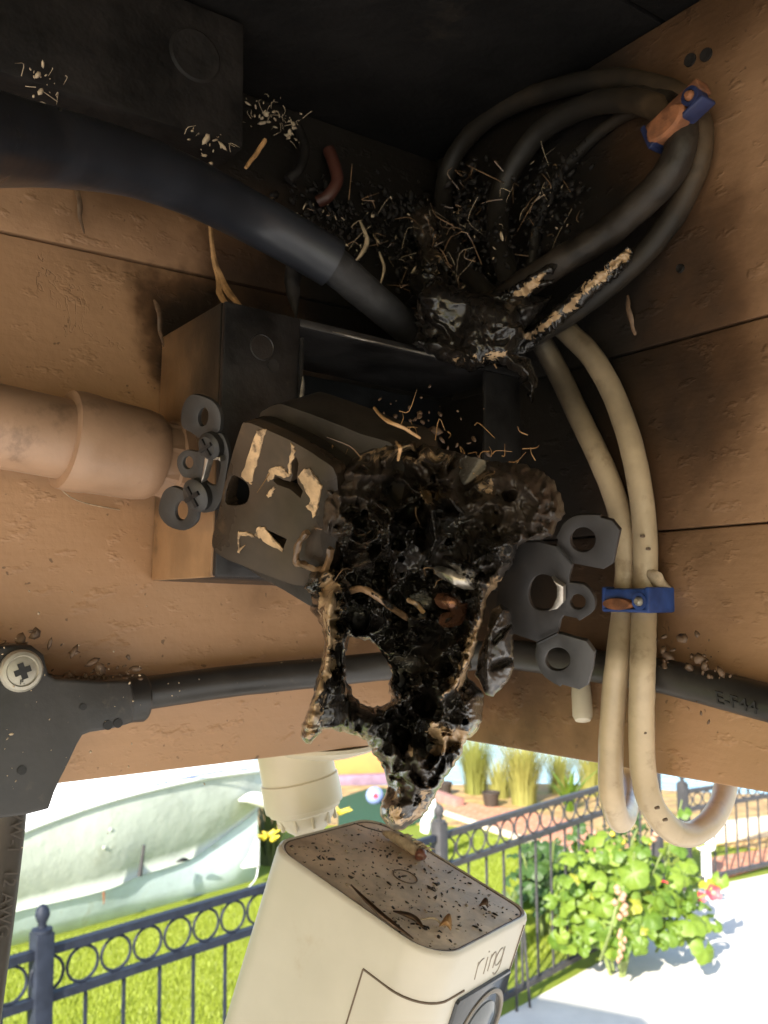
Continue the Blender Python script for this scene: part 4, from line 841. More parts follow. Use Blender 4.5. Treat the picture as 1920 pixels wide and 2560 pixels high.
link('sheath', tube_mesh('sheath', dpts, 0.0062*S, 20, 8), simple('brown_black_cable', (0.045, 0.034, 0.028), 0.5, var=0.2, nscale=60, bump=0.1, bdist=0.0004, bscale=200), dc)
qa, qb = LB(38, 2075, .0235), LB(10, 2290, .029)
put_text('lettering', 'VW-1   12 AWG', 0.0040, (qa+qb)/2 + N1*0.0006, qb-qa, N1*1.0 - D1*0.10, M_cordprint, dc)

# ------------------------------------------------------------------ security camera on its ball mount
Rm = np.array([[0.760, 0.578, 0.296], [-0.557, 0.815, -0.162], [-0.335, -0.042, 0.941]])
_u, _s, _v = np.linalg.svd(Rm); Rm = _u@_v; cx_, cy_, cz_ = Rm.T
ct = O + np.array([.00636, .40764, -.11786])*S
CA, CB = 0.092, 0.078
def CP(x, y, z): return ct + (cx_*x + cy_*y + cz_*z)*S*0.001            # local survey millimetres
sec = thing('security_camera', ct, 'boxy white security camera with dusty top hanging below the beam', 'security camera')
def rrect(hx, hy, r, n=8):
    out = []
    for sx, sy, a0, fr in ((1, 1, 0, .50), (-1, 1, 90, .85), (-1, -1, 180, .75), (1, -1, 270, 1.0)):
        r_full = r; r = r_full*fr
        for k in range(n+1):
            t = math.radians(a0+90*k/n); out.append((sx*(hx-r)+r*math.cos(t), sy*(hy-r)+r*math.sin(t)))
        r = r_full
    return out
def loft(name, rings, capa=True, capb=True):
    V, Fc = [], []; m = len(rings[0])
    for rg in rings: V += rg
    for i in range(len(rings)-1):
        for k in range(m): Fc.append((i*m+k, i*m+(k+1) % m, (i+1)*m+(k+1) % m, (i+1)*m+k))
    if capa: Fc.append(tuple(range(m)))
    if capb: Fc.append(tuple((len(rings)-1)*m+k for k in range(m)))
    return autosmooth(fix(mesh(name, V, Fc)), 40)
def cring(ins, z, r=17): return [CP(x, y, z) for x, y in rrect(46-ins, 39-ins, r-ins*0.6, 8)]
link('head', loft('head', [cring(2.6, -1.2), cring(2.2, -0.2), cring(1.3, 0.2), cring(0.4, -0.6), cring(0, -2.2), cring(0, -10), cring(0.0, -19.5)]), M_camw, sec, smooth=None)
link('body', loft('body', [cring(0.05, -19.5), cring(0.05, -60), cring(0.05, -140), cring(4, -150)]), M_camw, sec, smooth=None)
link('top_cover', loft('top_cover', [cring(2.7, -1.4), cring(2.7, -0.5), cring(3.2, -0.25)]), M_camtop, sec, smooth=None)
link('rim_dirt', tube_mesh('rim_dirt', [CP(x, y, -0.42) for x, y in rrect(46-2.4, 39-2.4, 15.5, 8)]+[CP(43.6, 28.85, -0.42)], 0.00022, 5, 1, wob=0.9), M_line, sec)
link('button', tube_mesh('button', [CP(-0.6+5.4*math.cos(t), 3.4+5.4*math.sin(t), -0.2) for t in np.linspace(0, 2*math.pi, 33)], 0.00022, 5, 1), M_line, sec)
link('seam', tube_mesh('seam', [CP(16.5, -39.0, -20.2), CP(16.6, -39.0, -45), CP(16.6, -39.0, -140)], 0.00026, 5, 3), M_line, sec)
link('seam', tube_mesh('seam', [CP(x, -38.9, -20.0) for x in (16.5, 22, 28)]+[CP(29+17*math.sin(t), -22-17*math.cos(t), -20.0) for t in np.linspace(0.05, math.pi/2, 9)]+[CP(46.05, -10, -20.0)], 0.00034, 5, 2), M_line, sec)
# glass front panel, lens, status light
pz = [(-14.5, -22.6), (29.6, -22.6), (29.6, -135), (-14.5, -135)]
pp = []
for (y, z), (sy, sz) in zip(pz, ((1, -1), (-1, -1), (-1, 1), (1, 1))):
    pp += [CP(46.0, y+sy*1.2, z), CP(46.0, y, z+sz*1.2)] if (sy, sz) in ((-1, -1), (1, 1)) else [CP(46.0, y, z+sz*1.2), CP(46.0, y+sy*1.2, z)]
frc = (CP(46.0, 0, 0), cy_, cz_, cx_)
gl = link('front_panel', plate_mesh('front_panel', pp, [], frc, 0.0020, 0.0003, 2), M_glass, sec, smooth=None)
lc = CP(46.9, 12.5, -45)
link('lens_ring', lathe_mesh('lens_ring', lc, cx_, [(0.0188*S, -0.0006), (0.0188*S, 0.0008), (0.0178*S, 0.0011), (0.0168*S, 0.0008), (0.0166*S, -0.0002)], 48, cap=False), M_print, gl)
link('lens', lathe_mesh('lens', lc, cx_, [(0.0135*S, 0.0002), (0.0134*S, 0.0007), (0.010*S, 0.0016), (0.0004, 0.002)], 40), M_lens, gl)
link('status_light', lathe_mesh('status_light', CP(46.8, 26.5, -34.5), cx_, [(0.0008*S, 0), (0.0008*S, 0.0004), (0.0002, 0.0005)], 12), M_dark, gl)
link('panel_gap', tube_mesh('panel_gap', [CP(46.0, 30.4, -3), CP(46.0, 30.4, -60), CP(46.0, 30.4, -130)], 0.0003, 5, 3), M_line, sec)
def stroke(pts): return tube_mesh('s', [CP(46.05, -y0, z0) for y0, z0 in pts], 0.00028*S, 6, 3)
def TXT(y, z): return (-y, z)
strokes = [
    [TXT(-4.6, -9.6), TXT(-3.9, -13), TXT(-3.2, -17.4)], [TXT(-4.2, -11.8), TXT(-3.2, -10.0), TXT(-1.8, -9.3), TXT(-0.3, -9.2)],
    [TXT(2.9, -9.6), TXT(3.4, -13), TXT(3.9, -17.2)], [TXT(2.45, -6.9), TXT(2.55, -7.3)],
    [TXT(6.2, -9.4), TXT(6.7, -13), TXT(7.2, -17.0)], [TXT(6.5, -11.6), TXT(7.6, -9.7), TXT(9.2, -9.2), TXT(10.6, -10.6), TXT(11.0, -13), TXT(11.4, -16.9)],
    [TXT(14.6+2.9*math.cos(t), -12.9+3.8*math.sin(t)) for t in np.linspace(0, 2*math.pi, 17)],
    [TXT(17.3, -9.2), TXT(17.9, -14), TXT(18.0, -18.2), TXT(16.6, -20.6), TXT(14.6, -20.8), TXT(13.4, -19.6)]]
link('lettering', join('lettering', [stroke(s_) for s_ in strokes]), M_logo, sec)
# mount: dish under the beam, collar, ball neck
m0 = P(736, 1880, .475); m1 = P(770, 2062, .472); mx = (m1-m0)/np.linalg.norm(m1-m0); ml = float((m1-m0)@mx)
px2 = 0.475*S/FPX
mt = thing('camera_mount', m0, 'cream ball mount under the beam carrying the security camera', 'mount')
link('base_dish', lathe_mesh('base_dish', np.array([P(800, 1868, .480)[0], P(800, 1868, .480)[1], ZBOT-0.0004]), -ZV, [(145*px2, 0), (146*px2, 0.0012), (135*px2, 0.0024), (90*px2, 0.0042), (30*px2, 0.0045)], 48), M_white, mt)
link('base', lathe_mesh('base', m0-mx*0.006, mx, [(93*px2, 0), (93*px2, 0.006+ml*0.36)], 48), M_white, mt)
link('collar', lathe_mesh('collar', m0+mx*ml*0.362, mx, [(92*px2, -0.0006), (97*px2, 0), (98*px2, ml*0.30), (97*px2, ml*0.37), (80*px2, ml*0.395)], 48), M_white, mt)
link('socket', lathe_mesh('socket', m0+mx*ml*0.73, mx, [(90*px2, 0), (88*px2, ml*0.06), (74*px2, ml*0.10), (70*px2, ml*0.17), (52*px2, ml*0.30), (38*px2, ml*0.36), (36*px2, ml*0.50), (36*px2, ml*0.62)], 40), M_white, mt)
for k in range(10):
    t = 2*math.pi*k/10; a = np.array([1, 0, 0])-mx*mx[0]; a /= np.linalg.norm(a); b_ = np.cross(mx, a); rd = a*math.cos(t)+b_*math.sin(t)
    link('socket_rib', box_mesh('socket_rib', m0+mx*ml*0.90+rd*70*px2, np.cross(mx, rd)*9*px2, mx*ml*0.17, rd*10*px2, 0.0004), M_white, mt, smooth=None)

# ------------------------------------------------------------------ crumbs, insects, straws
def crumbs(name, spots, label, mat, size, n_each, spread, seed, kind='stuff', elong=1.6):
    """many small irregular flakes joined into one uncountable litter"""
    r = np.random.default_rng(seed); V, Fc = [], []
    for (p, nn, ax, rad) in spots:
        nn = nn/np.linalg.norm(nn); a = ax-nn*(nn@ax); a /= np.linalg.norm(a); b_ = np.cross(nn, a)
        for k in range(n_each):
            q = p + a*r.normal(0, rad)*spread[0]+b_*r.normal(0, rad)*spread[1]; s = min(size*r.lognormal(0, 0.6), size*2.6); t = r.uniform(0, 6.28)
            d1_ = a*math.cos(t)+b_*math.sin(t); d1_ = d1_+nn*r.normal(0, .35); d1_ /= np.linalg.norm(d1_); d2_ = np.cross(nn, d1_); d2_ /= np.linalg.norm(d2_); d3_ = np.cross(d1_, d2_)
            i0 = len(V); L_ = s*r.uniform(.8, elong); B_ = s*r.uniform(.5, .9); T_ = s*r.uniform(.35, .7)
            for fx, kk in ((-1, 0), (-.45, 1), (.4, 1), (1, 0)):
                if not kk: V.append(q+d1_*L_*fx+d3_*T_*r.normal(0, .3)); continue
                for m_ in range(5):
                    al = 2*math.pi*m_/5; g_ = r.uniform(.7, 1.15); V.append(q+d1_*L_*fx+(d2_*B_*math.cos(al)+d3_*T_*math.sin(al))*g_)
            for m_ in range(5):
                n_ = (m_+1) % 5
                Fc += [(i0, i0+1+n_, i0+1+m_), (i0+1+m_, i0+1+n_, i0+6+n_, i0+6+m_), (i0+6+m_, i0+6+n_, i0+11)]
    o = link(name, mesh(name, V, Fc), mat, smooth=True); return tag(o, label, None, None, kind)
def topspots(n, seed):
    r = np.random.default_rng(seed); return [(CP(r.uniform(-40, 42), r.uniform(-35, 34), -0.15), cz_, cx_, 0.001) for _ in range(n)]
def intop(p): return True
crumbs('dark_grit', [s for s in topspots(330, 3) if True], 'dark grit scattered over the camera top', M_speck, 0.00022, 1, (1, 1), 4, elong=2.4)
crumbs('dark_grit', [(CP(r_[0], r_[1], -0.1), cz_, cx_, 0.005) for r_ in ((20, -30), (26, -26), (14, 8), (-30, -22), (34, 18))], 'dark grit gathered in clumps on the camera top', M_speck, 0.00028, 9, (.35, .35), 9, elong=2.6)
crumbs('pale_grit', topspots(160, 11), 'pale crumbs over the camera top', M_fluff, 0.00024, 1, (1, 1), 6)
cs = []
for (u, v, rad, o_) in ((690, 300, .007, .016), (655, 285, .005, .02), (720, 318, .005, .012), (520, 352, .006, .052), (110, 208, .004, .053)):
    cs.append((LB(u, v, o_), N1, ZV, rad*S))
crumbs('seed_fluff', cs, 'pale seed fluff caught under the soffit above the hose', M_fluff, 0.00036, 14, (.8, .8), 14, elong=2.4)
fibres('seed_fibre', [(p_, -FW) for (p_, _n, _a, _r) in cs], 9, .0045, .00011, M_fluff, 'fine pale fibres among the seed fluff under the soffit', 35, None, .004)
cs = [(RB(u, v, o), N2, ZV, .012*S) for (u, v, o) in ((1350, 510, .008), (1150, 560, .02), (1120, 610, .02), (1170, 500, .004), (1200, 640, .03), (1090, 690, .02), (1375, 500, .006))]
cs += [(LB(u, v, o), N1, ZV, .010*S) for (u, v, o) in ((1040, 560, .006), (1060, 640, .008), (1075, 700, .012), (950, 560, .004), (870, 580, .004), (1080, 770, .02), (800, 540, .004))]
crumbs('nest_litter', cs, 'pale nest litter in the burnt corner between cables', M_fluff, 0.00034, 9, (.9, .9), 15, elong=3.2)
fibres('burnt_fibre', [(p_, n_) for (p_, n_, _a, _r) in cs], 8, .011, .00020, M_brown, 'tangled brown burnt fibres in the corner between hose and coil', 33, None, .008)
fibres('cobweb', [(p_, n_) for (p_, n_, _a, _r) in cs[::2]], 5, .016, .00008, M_fluff, 'pale cobweb threads in the burnt corner', 34, None, .010)
crumbs('nest_litter', cs, 'dark burnt nest litter in the corner between cables', M_block, 0.00060, 130, (1.0, 1.1), 16, elong=1.7)
cs = [(LB(u, v, .024), N1, D1, .004) for u, v in ((130, 1690), (180, 1700), (240, 1690), (300, 1690), (70, 1600))] + [(RB(u, v, .014), N2, ZV, .004) for u, v in ((1660, 1650), (1765, 1690), (1760, 1645))]
crumbs('insect_litter', cs, 'brown insect litter stuck along the black cord and tee', M_leafdry, 0.0007, 18, (1.2, .5), 18)
cs = [(LB(u, v, .0365), N1, D1, .02) for u, v in ((100, 1780), (220, 1770))]
crumbs('pale_specks', cs, 'pale specks on the black tee connector', M_fluff, 0.00016, 60, (1.2, .7), 19)
cs = [(P(u, v, d), -FW, RT, .006) for u, v, d in ((900, 1085, .345), (1000, 1090, .345), (1100, 1130, .345), (1060, 1040, .36))]
crumbs('ash_litter', cs, 'ash and brown crumbs on top of the burnt receptacle', M_leafdry, 0.0005, 26, (1.4, .5), 20)
def straw(pts, r, label, mat=M_straw, name='straw'):
    o = link(name, tube_mesh(name, pts, r, 6, 6, wob=0.3), mat); return tag(o, label, 'straw', 'straws and stems in the burnt corner')
straw([LB(525, 555, .006), LB(536, 650, .006), LB(560, 715, .010), LB(606, 772, .030)], [.0006, .0009, .0013, .0005], 'long straw blade leaning on the top left corner of the box')
straw([LB(530, 640, .005), LB(546, 700, .008), LB(552, 740, .012), LB(580, 775, .028)], [.0004, .0008, .0011, .0005], 'shorter straw beside the long blade on the box corner')
straw([P(662, 350, .37), P(640, 385, .365), P(614, 420, .36)], [.0006, .0006, .0004], 'thin stem below the pale seed fluff above the hose')
straw([LB(900, 553, .006), LB(918, 600, .01), LB(900, 640, .008), LB(884, 655, .005)], [.0003, .0008, .0006, .0002], 'curled pale root in the corner right of the hose', M_fluff)
straw([LB(948, 630, .004), LB(960, 670, .008), LB(950, 715, .006)], [.0003, .0005, .0002], 'small curved root hanging below the curled one', M_fluff)
straw([DP(935, 1020, .05), DP(965, 1050, .055), DP(1010, 1070, .055), DP(1050, 1095, .05)], [.0002, .00028, .00028, .0002], 'fine golden fibre arching over the burnt receptacle')
straw([DP(990, 1105, .05), DP(1000, 1120, .055), DP(995, 1150, .05)], [.0002, .0003, .0002], 'short fibre standing on the burnt receptacle top')
straw([BXP(W_*0.72, -0.004, 0.004), BXP(W_*0.80, -0.006, 0.006), BXP(W_*0.86, 0.001, 0.006)], [.0002, .0003, .0002], 'orange fibre lying on the top rim of the box')
straw([CP(24, -22, 0.5), CP(28, -17, 2.0), CP(31, -15, 0.6), CP(33, -15, 0.5)], [.0002, .0003, .0003, .0002], 'pale curved stem on the camera top beside a seed pod', M_fluff)
# hanging tarry drip and red wire stub behind the hose
dr = link('tar_drip', tube_mesh('tar_drip', [P(735, 640, .42), P(731, 690, .42), P(733, 730, .42), P(738, 770, .42), P(740, 795, .42)], [.0020, .0024, .0021, .0010, .0003], 10, 5, wob=0.3), M_block); tag(dr, 'black tarry drip hanging below the hose', 'drip')
wr = link('wire_stub', tube_mesh('wire_stub', [LB(822, 375, .006), LB(838, 420, .010), LB(842, 455, .012), LB(820, 490, .010), LB(795, 505, .006)], .0021, 10, 6), simple('sooty_red_wire', (0.045, 0.013, 0.008), 0.5, var=0.4, nscale=90)); tag(wr, 'sooty red wire stub bent behind the hose', 'wire')
wr = link('wire_stub', tube_mesh('wire_stub', [LB(745, 320, .006), LB(762, 370, .010), LB(750, 420, .012), LB(720, 450, .010)], .0017, 10, 6), M_block); tag(wr, 'black wire stub left of the red one behind the hose', 'wire')
# insect, dry leaf and pod on the camera top
mo = thing('dead_moth', CP(-19, 27, 0), 'dead pale moth with brown head on the camera top', 'insect')
link('body', tube_mesh('body', [CP(-30, 25, 1.2), CP(-26, 25, 2), CP(-20, 25, 2.6), CP(-14, 25, 2.4), CP(-9, 24.5, 1.8)], [.0006, .0014, .0018, .0017, .0012], 12, 5, wob=0.25), M_fluff, mo)
link('head', tube_mesh('head', [CP(-10, 24.6, 2.0), CP(-7.5, 24.2, 2.2), CP(-5.0, 24, 2.0)], [.0010, .0019, .0009], 12, 5), simple('brown_chitin', (0.16, 0.06, 0.04), 0.35), mo)
for k in range(9):
    s_ = -22+k*1.6
    link('leg', tube_mesh('leg', [CP(s_, 26, 2.5), CP(s_+rng.normal(2, 1), 28+rng.normal(0, .6), 5), CP(s_+rng.normal(4, 1.5), 30+rng.normal(1, 1), 4+rng.normal(0, .8))], [.00045, .0003, .0002], 5, 3), M_fluff, mo)
link('wing_patch', tube_mesh('wing_patch', [CP(-22, 25, 4.2), CP(-20, 24.4, 4.4), CP(-17, 25, 4.2)], [.0003, .0007, .0003], 8, 3), M_dark, mo)
link('antenna', tube_mesh('antenna', [CP(-30, 25, 1.4), CP(-36, 20, 1.4), CP(-43, 18, 0.8)], [.0002, .0002, .00012], 5, 4), M_speck, mo)
def curl_leaf(name, pts, width, label, mat=M_leafdry, cat='leaf'):
    c = catmull(pts, 6); V, Fc = [], []
    m = len(c)
    for i, q in enumerate(c):
        t = c[min(i+1, m-1)]-c[max(i-1, 0)]; t /= np.linalg.norm(t); sd = np.cross(cz_, t); wd = width*math.sin(math.pi*(i+0.6)/(m+0.2))
        for k in (-1, -0.4, 0.4, 1): V.append(q+sd*wd*k+cz_*(abs(k)**2*wd*0.9))
        for k in (1, 0.4, -0.4, -1): V.append(q+sd*wd*k+cz_*(abs(k)**2*wd*0.9-0.0003))
    for i in range(m-1):
        for k in range(8): Fc.append((i*8+k, i*8+(k+1) % 8, (i+1)*8+(k+1) % 8, (i+1)*8+k))
    Fc.append(tuple(range(8))); Fc.append(tuple((m-1)*8+k for k in range(8)))
    return tag(link(name, fix(mesh(name, V, Fc)), mat), label, cat)
curl_leaf('dry_leaf', [CP(-6, -29, .6), CP(4, -33, .8), CP(14, -36, 1.0), CP(24, -36.5, .8), CP(31, -35, .3)], 0.0007, 'long curled dry leaf along the left rim of the camera top')
curl_leaf('dry_leaf', [CP(15, -27, .4), CP(20, -26, 1.0), CP(24, -24, .6), CP(29, -25, .5)], 0.0009, 'dark crumpled dry leaf in the middle of the front of the camera top')
curl_leaf('seed_pod', [CP(31, -17, .4), CP(33, -16, 2.2), CP(35.5, -15, 1.0)], 0.0022, 'tan seed pod at the end of the pale stem on the camera top', M_straw, 'seed pod')
curl_leaf('seed_pod', [CP(30, 17, .4), CP(31.5, 18.5, 1.6), CP(33, 19, .6)], 0.0013, 'small brown seed pod near the right corner of the camera top', M_leafdry, 'seed pod')
# bits on the timber
for (f_, u, v, o, lab) in ((LB, 185, 515, .001, 'torn brown paint flake on the left beam below the hose'), (RB, 1570, 790, .002, 'dark dangling flake on the right beam above the seam'), (LB, 385, 800, .001, 'brown crumb ring left of the box corner')):
    p = f_(u, v, o); nn = N1 if f_ is LB else N2
    tag(link('paint_flake', tube_mesh('paint_flake', [p+ZV*.006, p+nn*.0012+ZV*.002+RT*.001, p-ZV*.003+nn*.0006+RT*.0015, p-ZV*.008+RT*.003], [.0004, .0009, .0007, .0002], 7, 4, 0.5, nn, 0.6), M_leafdry), lab, 'flake')
for (u, v, lab) in ((1765, 137, 'upper nail hole in the sooty top of the right beam'), (1725, 150, 'nail hole left of the upper one in the right beam'), (1700, 671, 'small nail hole above the seam of the right beam')):
    p = RB(u, v, .0004); tag(link('nail_hole', lathe_mesh('nail_hole', p, N2, [(.0034*S*(.85 if v < 200 else .6), -0.0004), (.0034*S*(.80 if v < 200 else .5), .0004), (.0012*S, .0003), (.0002, .0002)], 14), M_block), lab, 'nail hole')
p = RB(1462, 1722, .012); tag(link('white_stub', lathe_mesh('white_stub', RB(1452, 1705, .004), N2*0.7-ZV*0.9+RT*0.5, [(.0026, 0), (.0029, .004), (.0029, .010), (.0022, .0115), (.0004, .012)], 18), M_white), 'small white plastic stub poking out below the right strap ear', 'stub')
p = RB(1647, 1447, .004); tag(link('egg_sac', tube_mesh('egg_sac', [p-RT*.003+ZV*.003, p+N2*.002, p+RT*.003-ZV*.003], [.0006, .0019, .0008], 12, 5, wob=0.6), M_fluff), 'pale egg sac beside the clean blue clip', 'egg sac')
tag(link('web_thread', tube_mesh('web_thread', [LB(140, 1212, .012), LB(180, 1245, .006), LB(230, 1262, .002), LB(300, 1275, .001)], .00016, 5, 6), M_fluff), 'pale web thread hanging below the conduit', 'thread')
# ------------------------------------------------------------------ wrought fence with rings, posts with ball tops
def bar(name, a, b_, wx, wy, mat, parent, up=ZV, bev=0.0):
    a, b_ = np.asarray(a, float), np.asarray(b_, float); d = b_-a
    t = d/np.linalg.norm(d); s_ = np.cross(up, t)
    if np.linalg.norm(s_) < 1e-3: s_ = np.array([1.0, 0, 0])
    s_ /= np.linalg.norm(s_); q = np.cross(t, s_)
    return link(name, box_mesh(name, (a+b_)/2, d, s_*wx, q*wy, bev), mat, parent, smooth=None)
def fence(a, b_, z1, z2, zr, mat, label, rr, ring_pitch, pick_pitch, posts, grp='railings round the lawn', post_h=None, zlow=0.09, ph=0.075):
    a, b_ = np.array([a[0], a[1], 0]), np.array([b_[0], b_[1], 0]); L = np.linalg.norm(b_-a); d = (b_-a)/L
    f = thing('railing', a, label, 'railing', grp)
    for z in (z1, z2, zlow): bar('rail', a+ZV*z, b_+ZV*z, 0.036, 0.034, mat, f)
    n = int(L/ring_pitch); me = None
    nrm = np.cross(d, ZV)
    for i in range(n):
        c = a+d*(i+0.5)*L/n+ZV*(z1+z2)/2
        if me is None:
            o = link('ring', tube_mesh('ring', [c+d*rr*math.cos(t)+ZV*rr*math.sin(t) for t in np.linspace(0, 2*math.pi, 19)], 0.0068, 6, 1), mat, f); me = o.data; c0_ = c
            o.location = Vector(c-c0_)
        else:
            q = bpy.data.objects.new('ring', me); COL.objects.link(q); q.parent = f; q.location = Vector(c-c0_)
    n = int(L/pick_pitch); me = None
    for i in range(n):
        c = a+d*(i+0.5)*L/n
        if me is None:
            o = bar('picket', c+ZV*(zlow+0.017), c+ZV*(z2-0.017), 0.013, 0.013, mat, f, up=d); me = o.data; c0_ = c
        else:
            q = bpy.data.objects.new('picket', me); COL.objects.link(q); q.parent = f; q.location = Vector(c-c0_)
    for s_ in posts:
        c = a+d*s_*L; h = (post_h or z1+0.08)
        p = bar('post', c, c+ZV*h, ph, ph, mat, f, up=d, bev=0.004)
        link('ball_cap', lathe_mesh('ball_cap', c+ZV*h, ZV, [(ph*.55, 0), (ph*.55, .012), (ph*.25, .018), (ph*.22, .032), (ph*.30, .045), (ph*.40, .065), (ph*.36, .085), (ph*.22, .102), (ph*.02, .108)], 20), mat, p)
    return f
m1p = onplane(1085, 2095, (0, 0, 1.2), ZV); m1p[2] = 0
pst = onplane(103, 2380, (0, 0, 1.2), ZV); pst[2] = 0
s_end = onplane(1650, 1930, (0, 0, 1.2), ZV); s_end = FA+FD*float((s_end-FA)@FD); s_end[2] = 0
f0 = FA-FD*3.5
zr2 = 1.2-0.185
fence(f0, m1p, 1.2, zr2, 0, M_metal, 'dark slate railing with rings across the lawn below the boat, ball topped post', 0.070, 0.152, 0.176, [float((pst-f0)@FD)/np.linalg.norm(m1p-f0)])
fence(m1p+FD*0.05, s_end, 1.2, zr2, 0, M_metal2, 'grey railing with rings behind the leafy bush and camera', 0.070, 0.152, 0.176, [0.0, 1.0])
r0_ = ground(1716, 2226); r1_ = ground(2250, 2100)
fence(r0_, r1_, 0.86, 0.70, 0, M_metal2, 'farther grey railing in front of the water at right', 0.055, 0.125, 0.15, [0.0], zlow=0.07)

# ------------------------------------------------------------------ upturned looking old boat on the lawn
def boat():
    g = lambda u, v: ground(u, v)
    k0, k1 = g(20, 2374), g(642, 2222)
    hd = (k1-k0)/np.linalg.norm(k1-k0); hn = np.array([hd[1], -hd[0], 0])
    root = thing('boat', (k0+k1)/2, 'old pale green white boat hull lying on the lawn', 'boat')
    # stations from stern (far left, outside the picture) to the bow
    gun = [(-700, 2350), (-400, 2262), (-100, 2150), (60, 2075), (240, 2010), (400, 1967), (520, 1942), (610, 1930), (652, 1928)]
    chi = [(-700, 2560), (-400, 2440), (-100, 2325), (25, 2284), (250, 2230), (350, 2190), (470, 2150), (560, 2090), (644, 2024)]
    kee = [(-700, 2620), (-400, 2510), (-100, 2400), (20, 2372), (200, 2330), (350, 2294), (480, 2264), (600, 2232), (640, 2190)]
    offs = [(.55, .42), (.52, .40), (.50, .36), (.46, .33), (.40, .28), (.32, .20), (.22, .11), (.12, .05), (.0, .0)]
    G = [onplane(u, v, k0+hn*(-.25+o[0]), hn) for (u, v), o in zip(gun, offs)]
    H_c = [onplane(u, v, k0+hn*(-.25+o[1]), hn) for (u, v), o in zip(chi, offs)]
    K = [onplane(u, v, k0+hn*(-.25+o[1]*0.55), hn) for (u, v), o in zip(kee, offs)]
    n = 6
    G, H_c, K = catmull(G, n), catmull(H_c, n), catmull(K, n); m = len(G)
    wid = [1.9*(1-((i/(m-1))**2.2)) for i in range(m)]
    Gf = [q-hn*w_ for q, w_ in zip(G, wid)]; Hf = [q-hn*w_*0.8 for q, w_ in zip(H_c, wid)]; Kf = [q-hn*w_*0.6 for q, w_ in zip(K, wid)]
    rows = [K, H_c]
    top = [[h*(1-t)+g_*t + hn*0.05*math.sin(math.pi*t) for h, g_ in zip(H_c, G)] for t in (0.012, .2, .4, .6, .8, 1)]
    def strip(name, rws, mat):
        V = [p for r in rws for p in r]; Fc = [(i*m+k, i*m+k+1, (i+1)*m+k+1, (i+1)*m+k) for i in range(len(rws)-1) for k in range(m-1)]
        return link(name, fix(mesh(name, V, Fc)), mat, root, smooth=True)
    strip('hull_bottom', [Kf, K, [k*.5+h*.5+hn*.02 for k, h in zip(K, H_c)], H_c], M_hull2)
    strip('hull_side', [[p+hn*0.025+ZV*0.01 for p in H_c]]+[[p+hn*0.012 for p in r] for r in top], M_hull)
    strip('hull_side', [Hf, Gf], M_hull)
    dk = [[a*(1-t)+b_*t+ZV*0.10*math.sin(math.pi*t) for a, b_ in zip(G, Gf)] for t in (0, .15, .35, .6, .85, 1)]
    strip('deck', dk, M_deck)
    link('gunwale', tube_mesh('gunwale', [p+hn*0.02 for p in G[::3]], 0.022, 10, 3), M_deck, root)
    link('blue_line', tube_mesh('blue_line', [onplane(u, v, k0+hn*.05, hn) for u, v in ((380, 1966), (430, 1952), (500, 1938), (570, 1926), (625, 1922))], 0.008, 6, 4, wob=0.5), M_blue, root)
    link('spray_rail', tube_mesh('spray_rail', [onplane(u, v, k0+hn*(-.02), hn) for u, v in ((598, 2001), (630, 1995), (665, 2005), (690, 2022))], [.01, .055, .06, .02], 14, 5), M_deck, root)
    link('sunlit_stem_patch', plate_mesh('sunlit_stem_patch', [onplane(u, v, k0+hn*(-.03), hn) for u, v in ((640, 2095), (648, 2100), (647, 2166), (606, 2171), (603, 2166), (622, 2140))], [], (k0+hn*(-.03), hd, ZV, hn), 0.02, 0.002), M_deck, root, smooth=None)  # white plate painted in as the sunlit triangle on the bow stem
    link('hull_rod', tube_mesh('hull_rod', [onplane(u, v, k0+hn*.16, hn) for u, v in ((360, 2113), (355, 2150), (349, 2190))], [.014, .016, .022], 8, 4), M_metal2, root)
    link('dent', tube_mesh('dent', [onplane(u, v, k0+hn*.02, hn) for u, v in ((440, 2156), (458, 2149), (474, 2150))], [.004, .018, .004], 8, 4), M_dark, root)
    link('rust_drip', tube_mesh('rust_drip', [onplane(u, v, k0+hn*.085, hn) for u, v in ((259, 2230), (260, 2248), (259, 2262))], [.010, .007, .003], 6, 4), M_rust, root)
    for (u, v) in ((180, 2066), (278, 2075), (262, 2120), (240, 2104), (130, 2145)):
        link('rivet_bump', lathe_mesh('rivet_bump', onplane(u, v, k0+hn*.165, hn), hn, [(.016, -.012), (.014, -.006), (.007, -.003), (.001, -.002)], 12), M_hull, root)
    link('mooring_line', tube_mesh('mooring_line', [onplane(u, v, k0+hn*o_, hn) for u, v, o_ in ((645, 2170, .0), (640, 2195, .08), (628, 2212, .15), (618, 2222, .2))], .006, 6, 4), M_deck, root)
M_hull = simple('pale_hull_paint', (0.47, 0.50, 0.43), 0.30, var=0.08, nscale=3, bump=0.5, bdist=0.02, bscale=5, dirt=((0.34, 0.35, 0.27), 2.5, 0.52, 0.55))
M_hull2 = simple('pale_bottom_paint', (0.48, 0.56, 0.56), 0.6, var=0.08, nscale=6, bump=0.3, bdist=0.005, bscale=40, dirt=((0.36, 0.37, 0.27), 6, 0.58, 0.6))
M_deck = simple('white_deck', (0.80, 0.79, 0.76), 0.5, var=0.03, nscale=8)
boat()

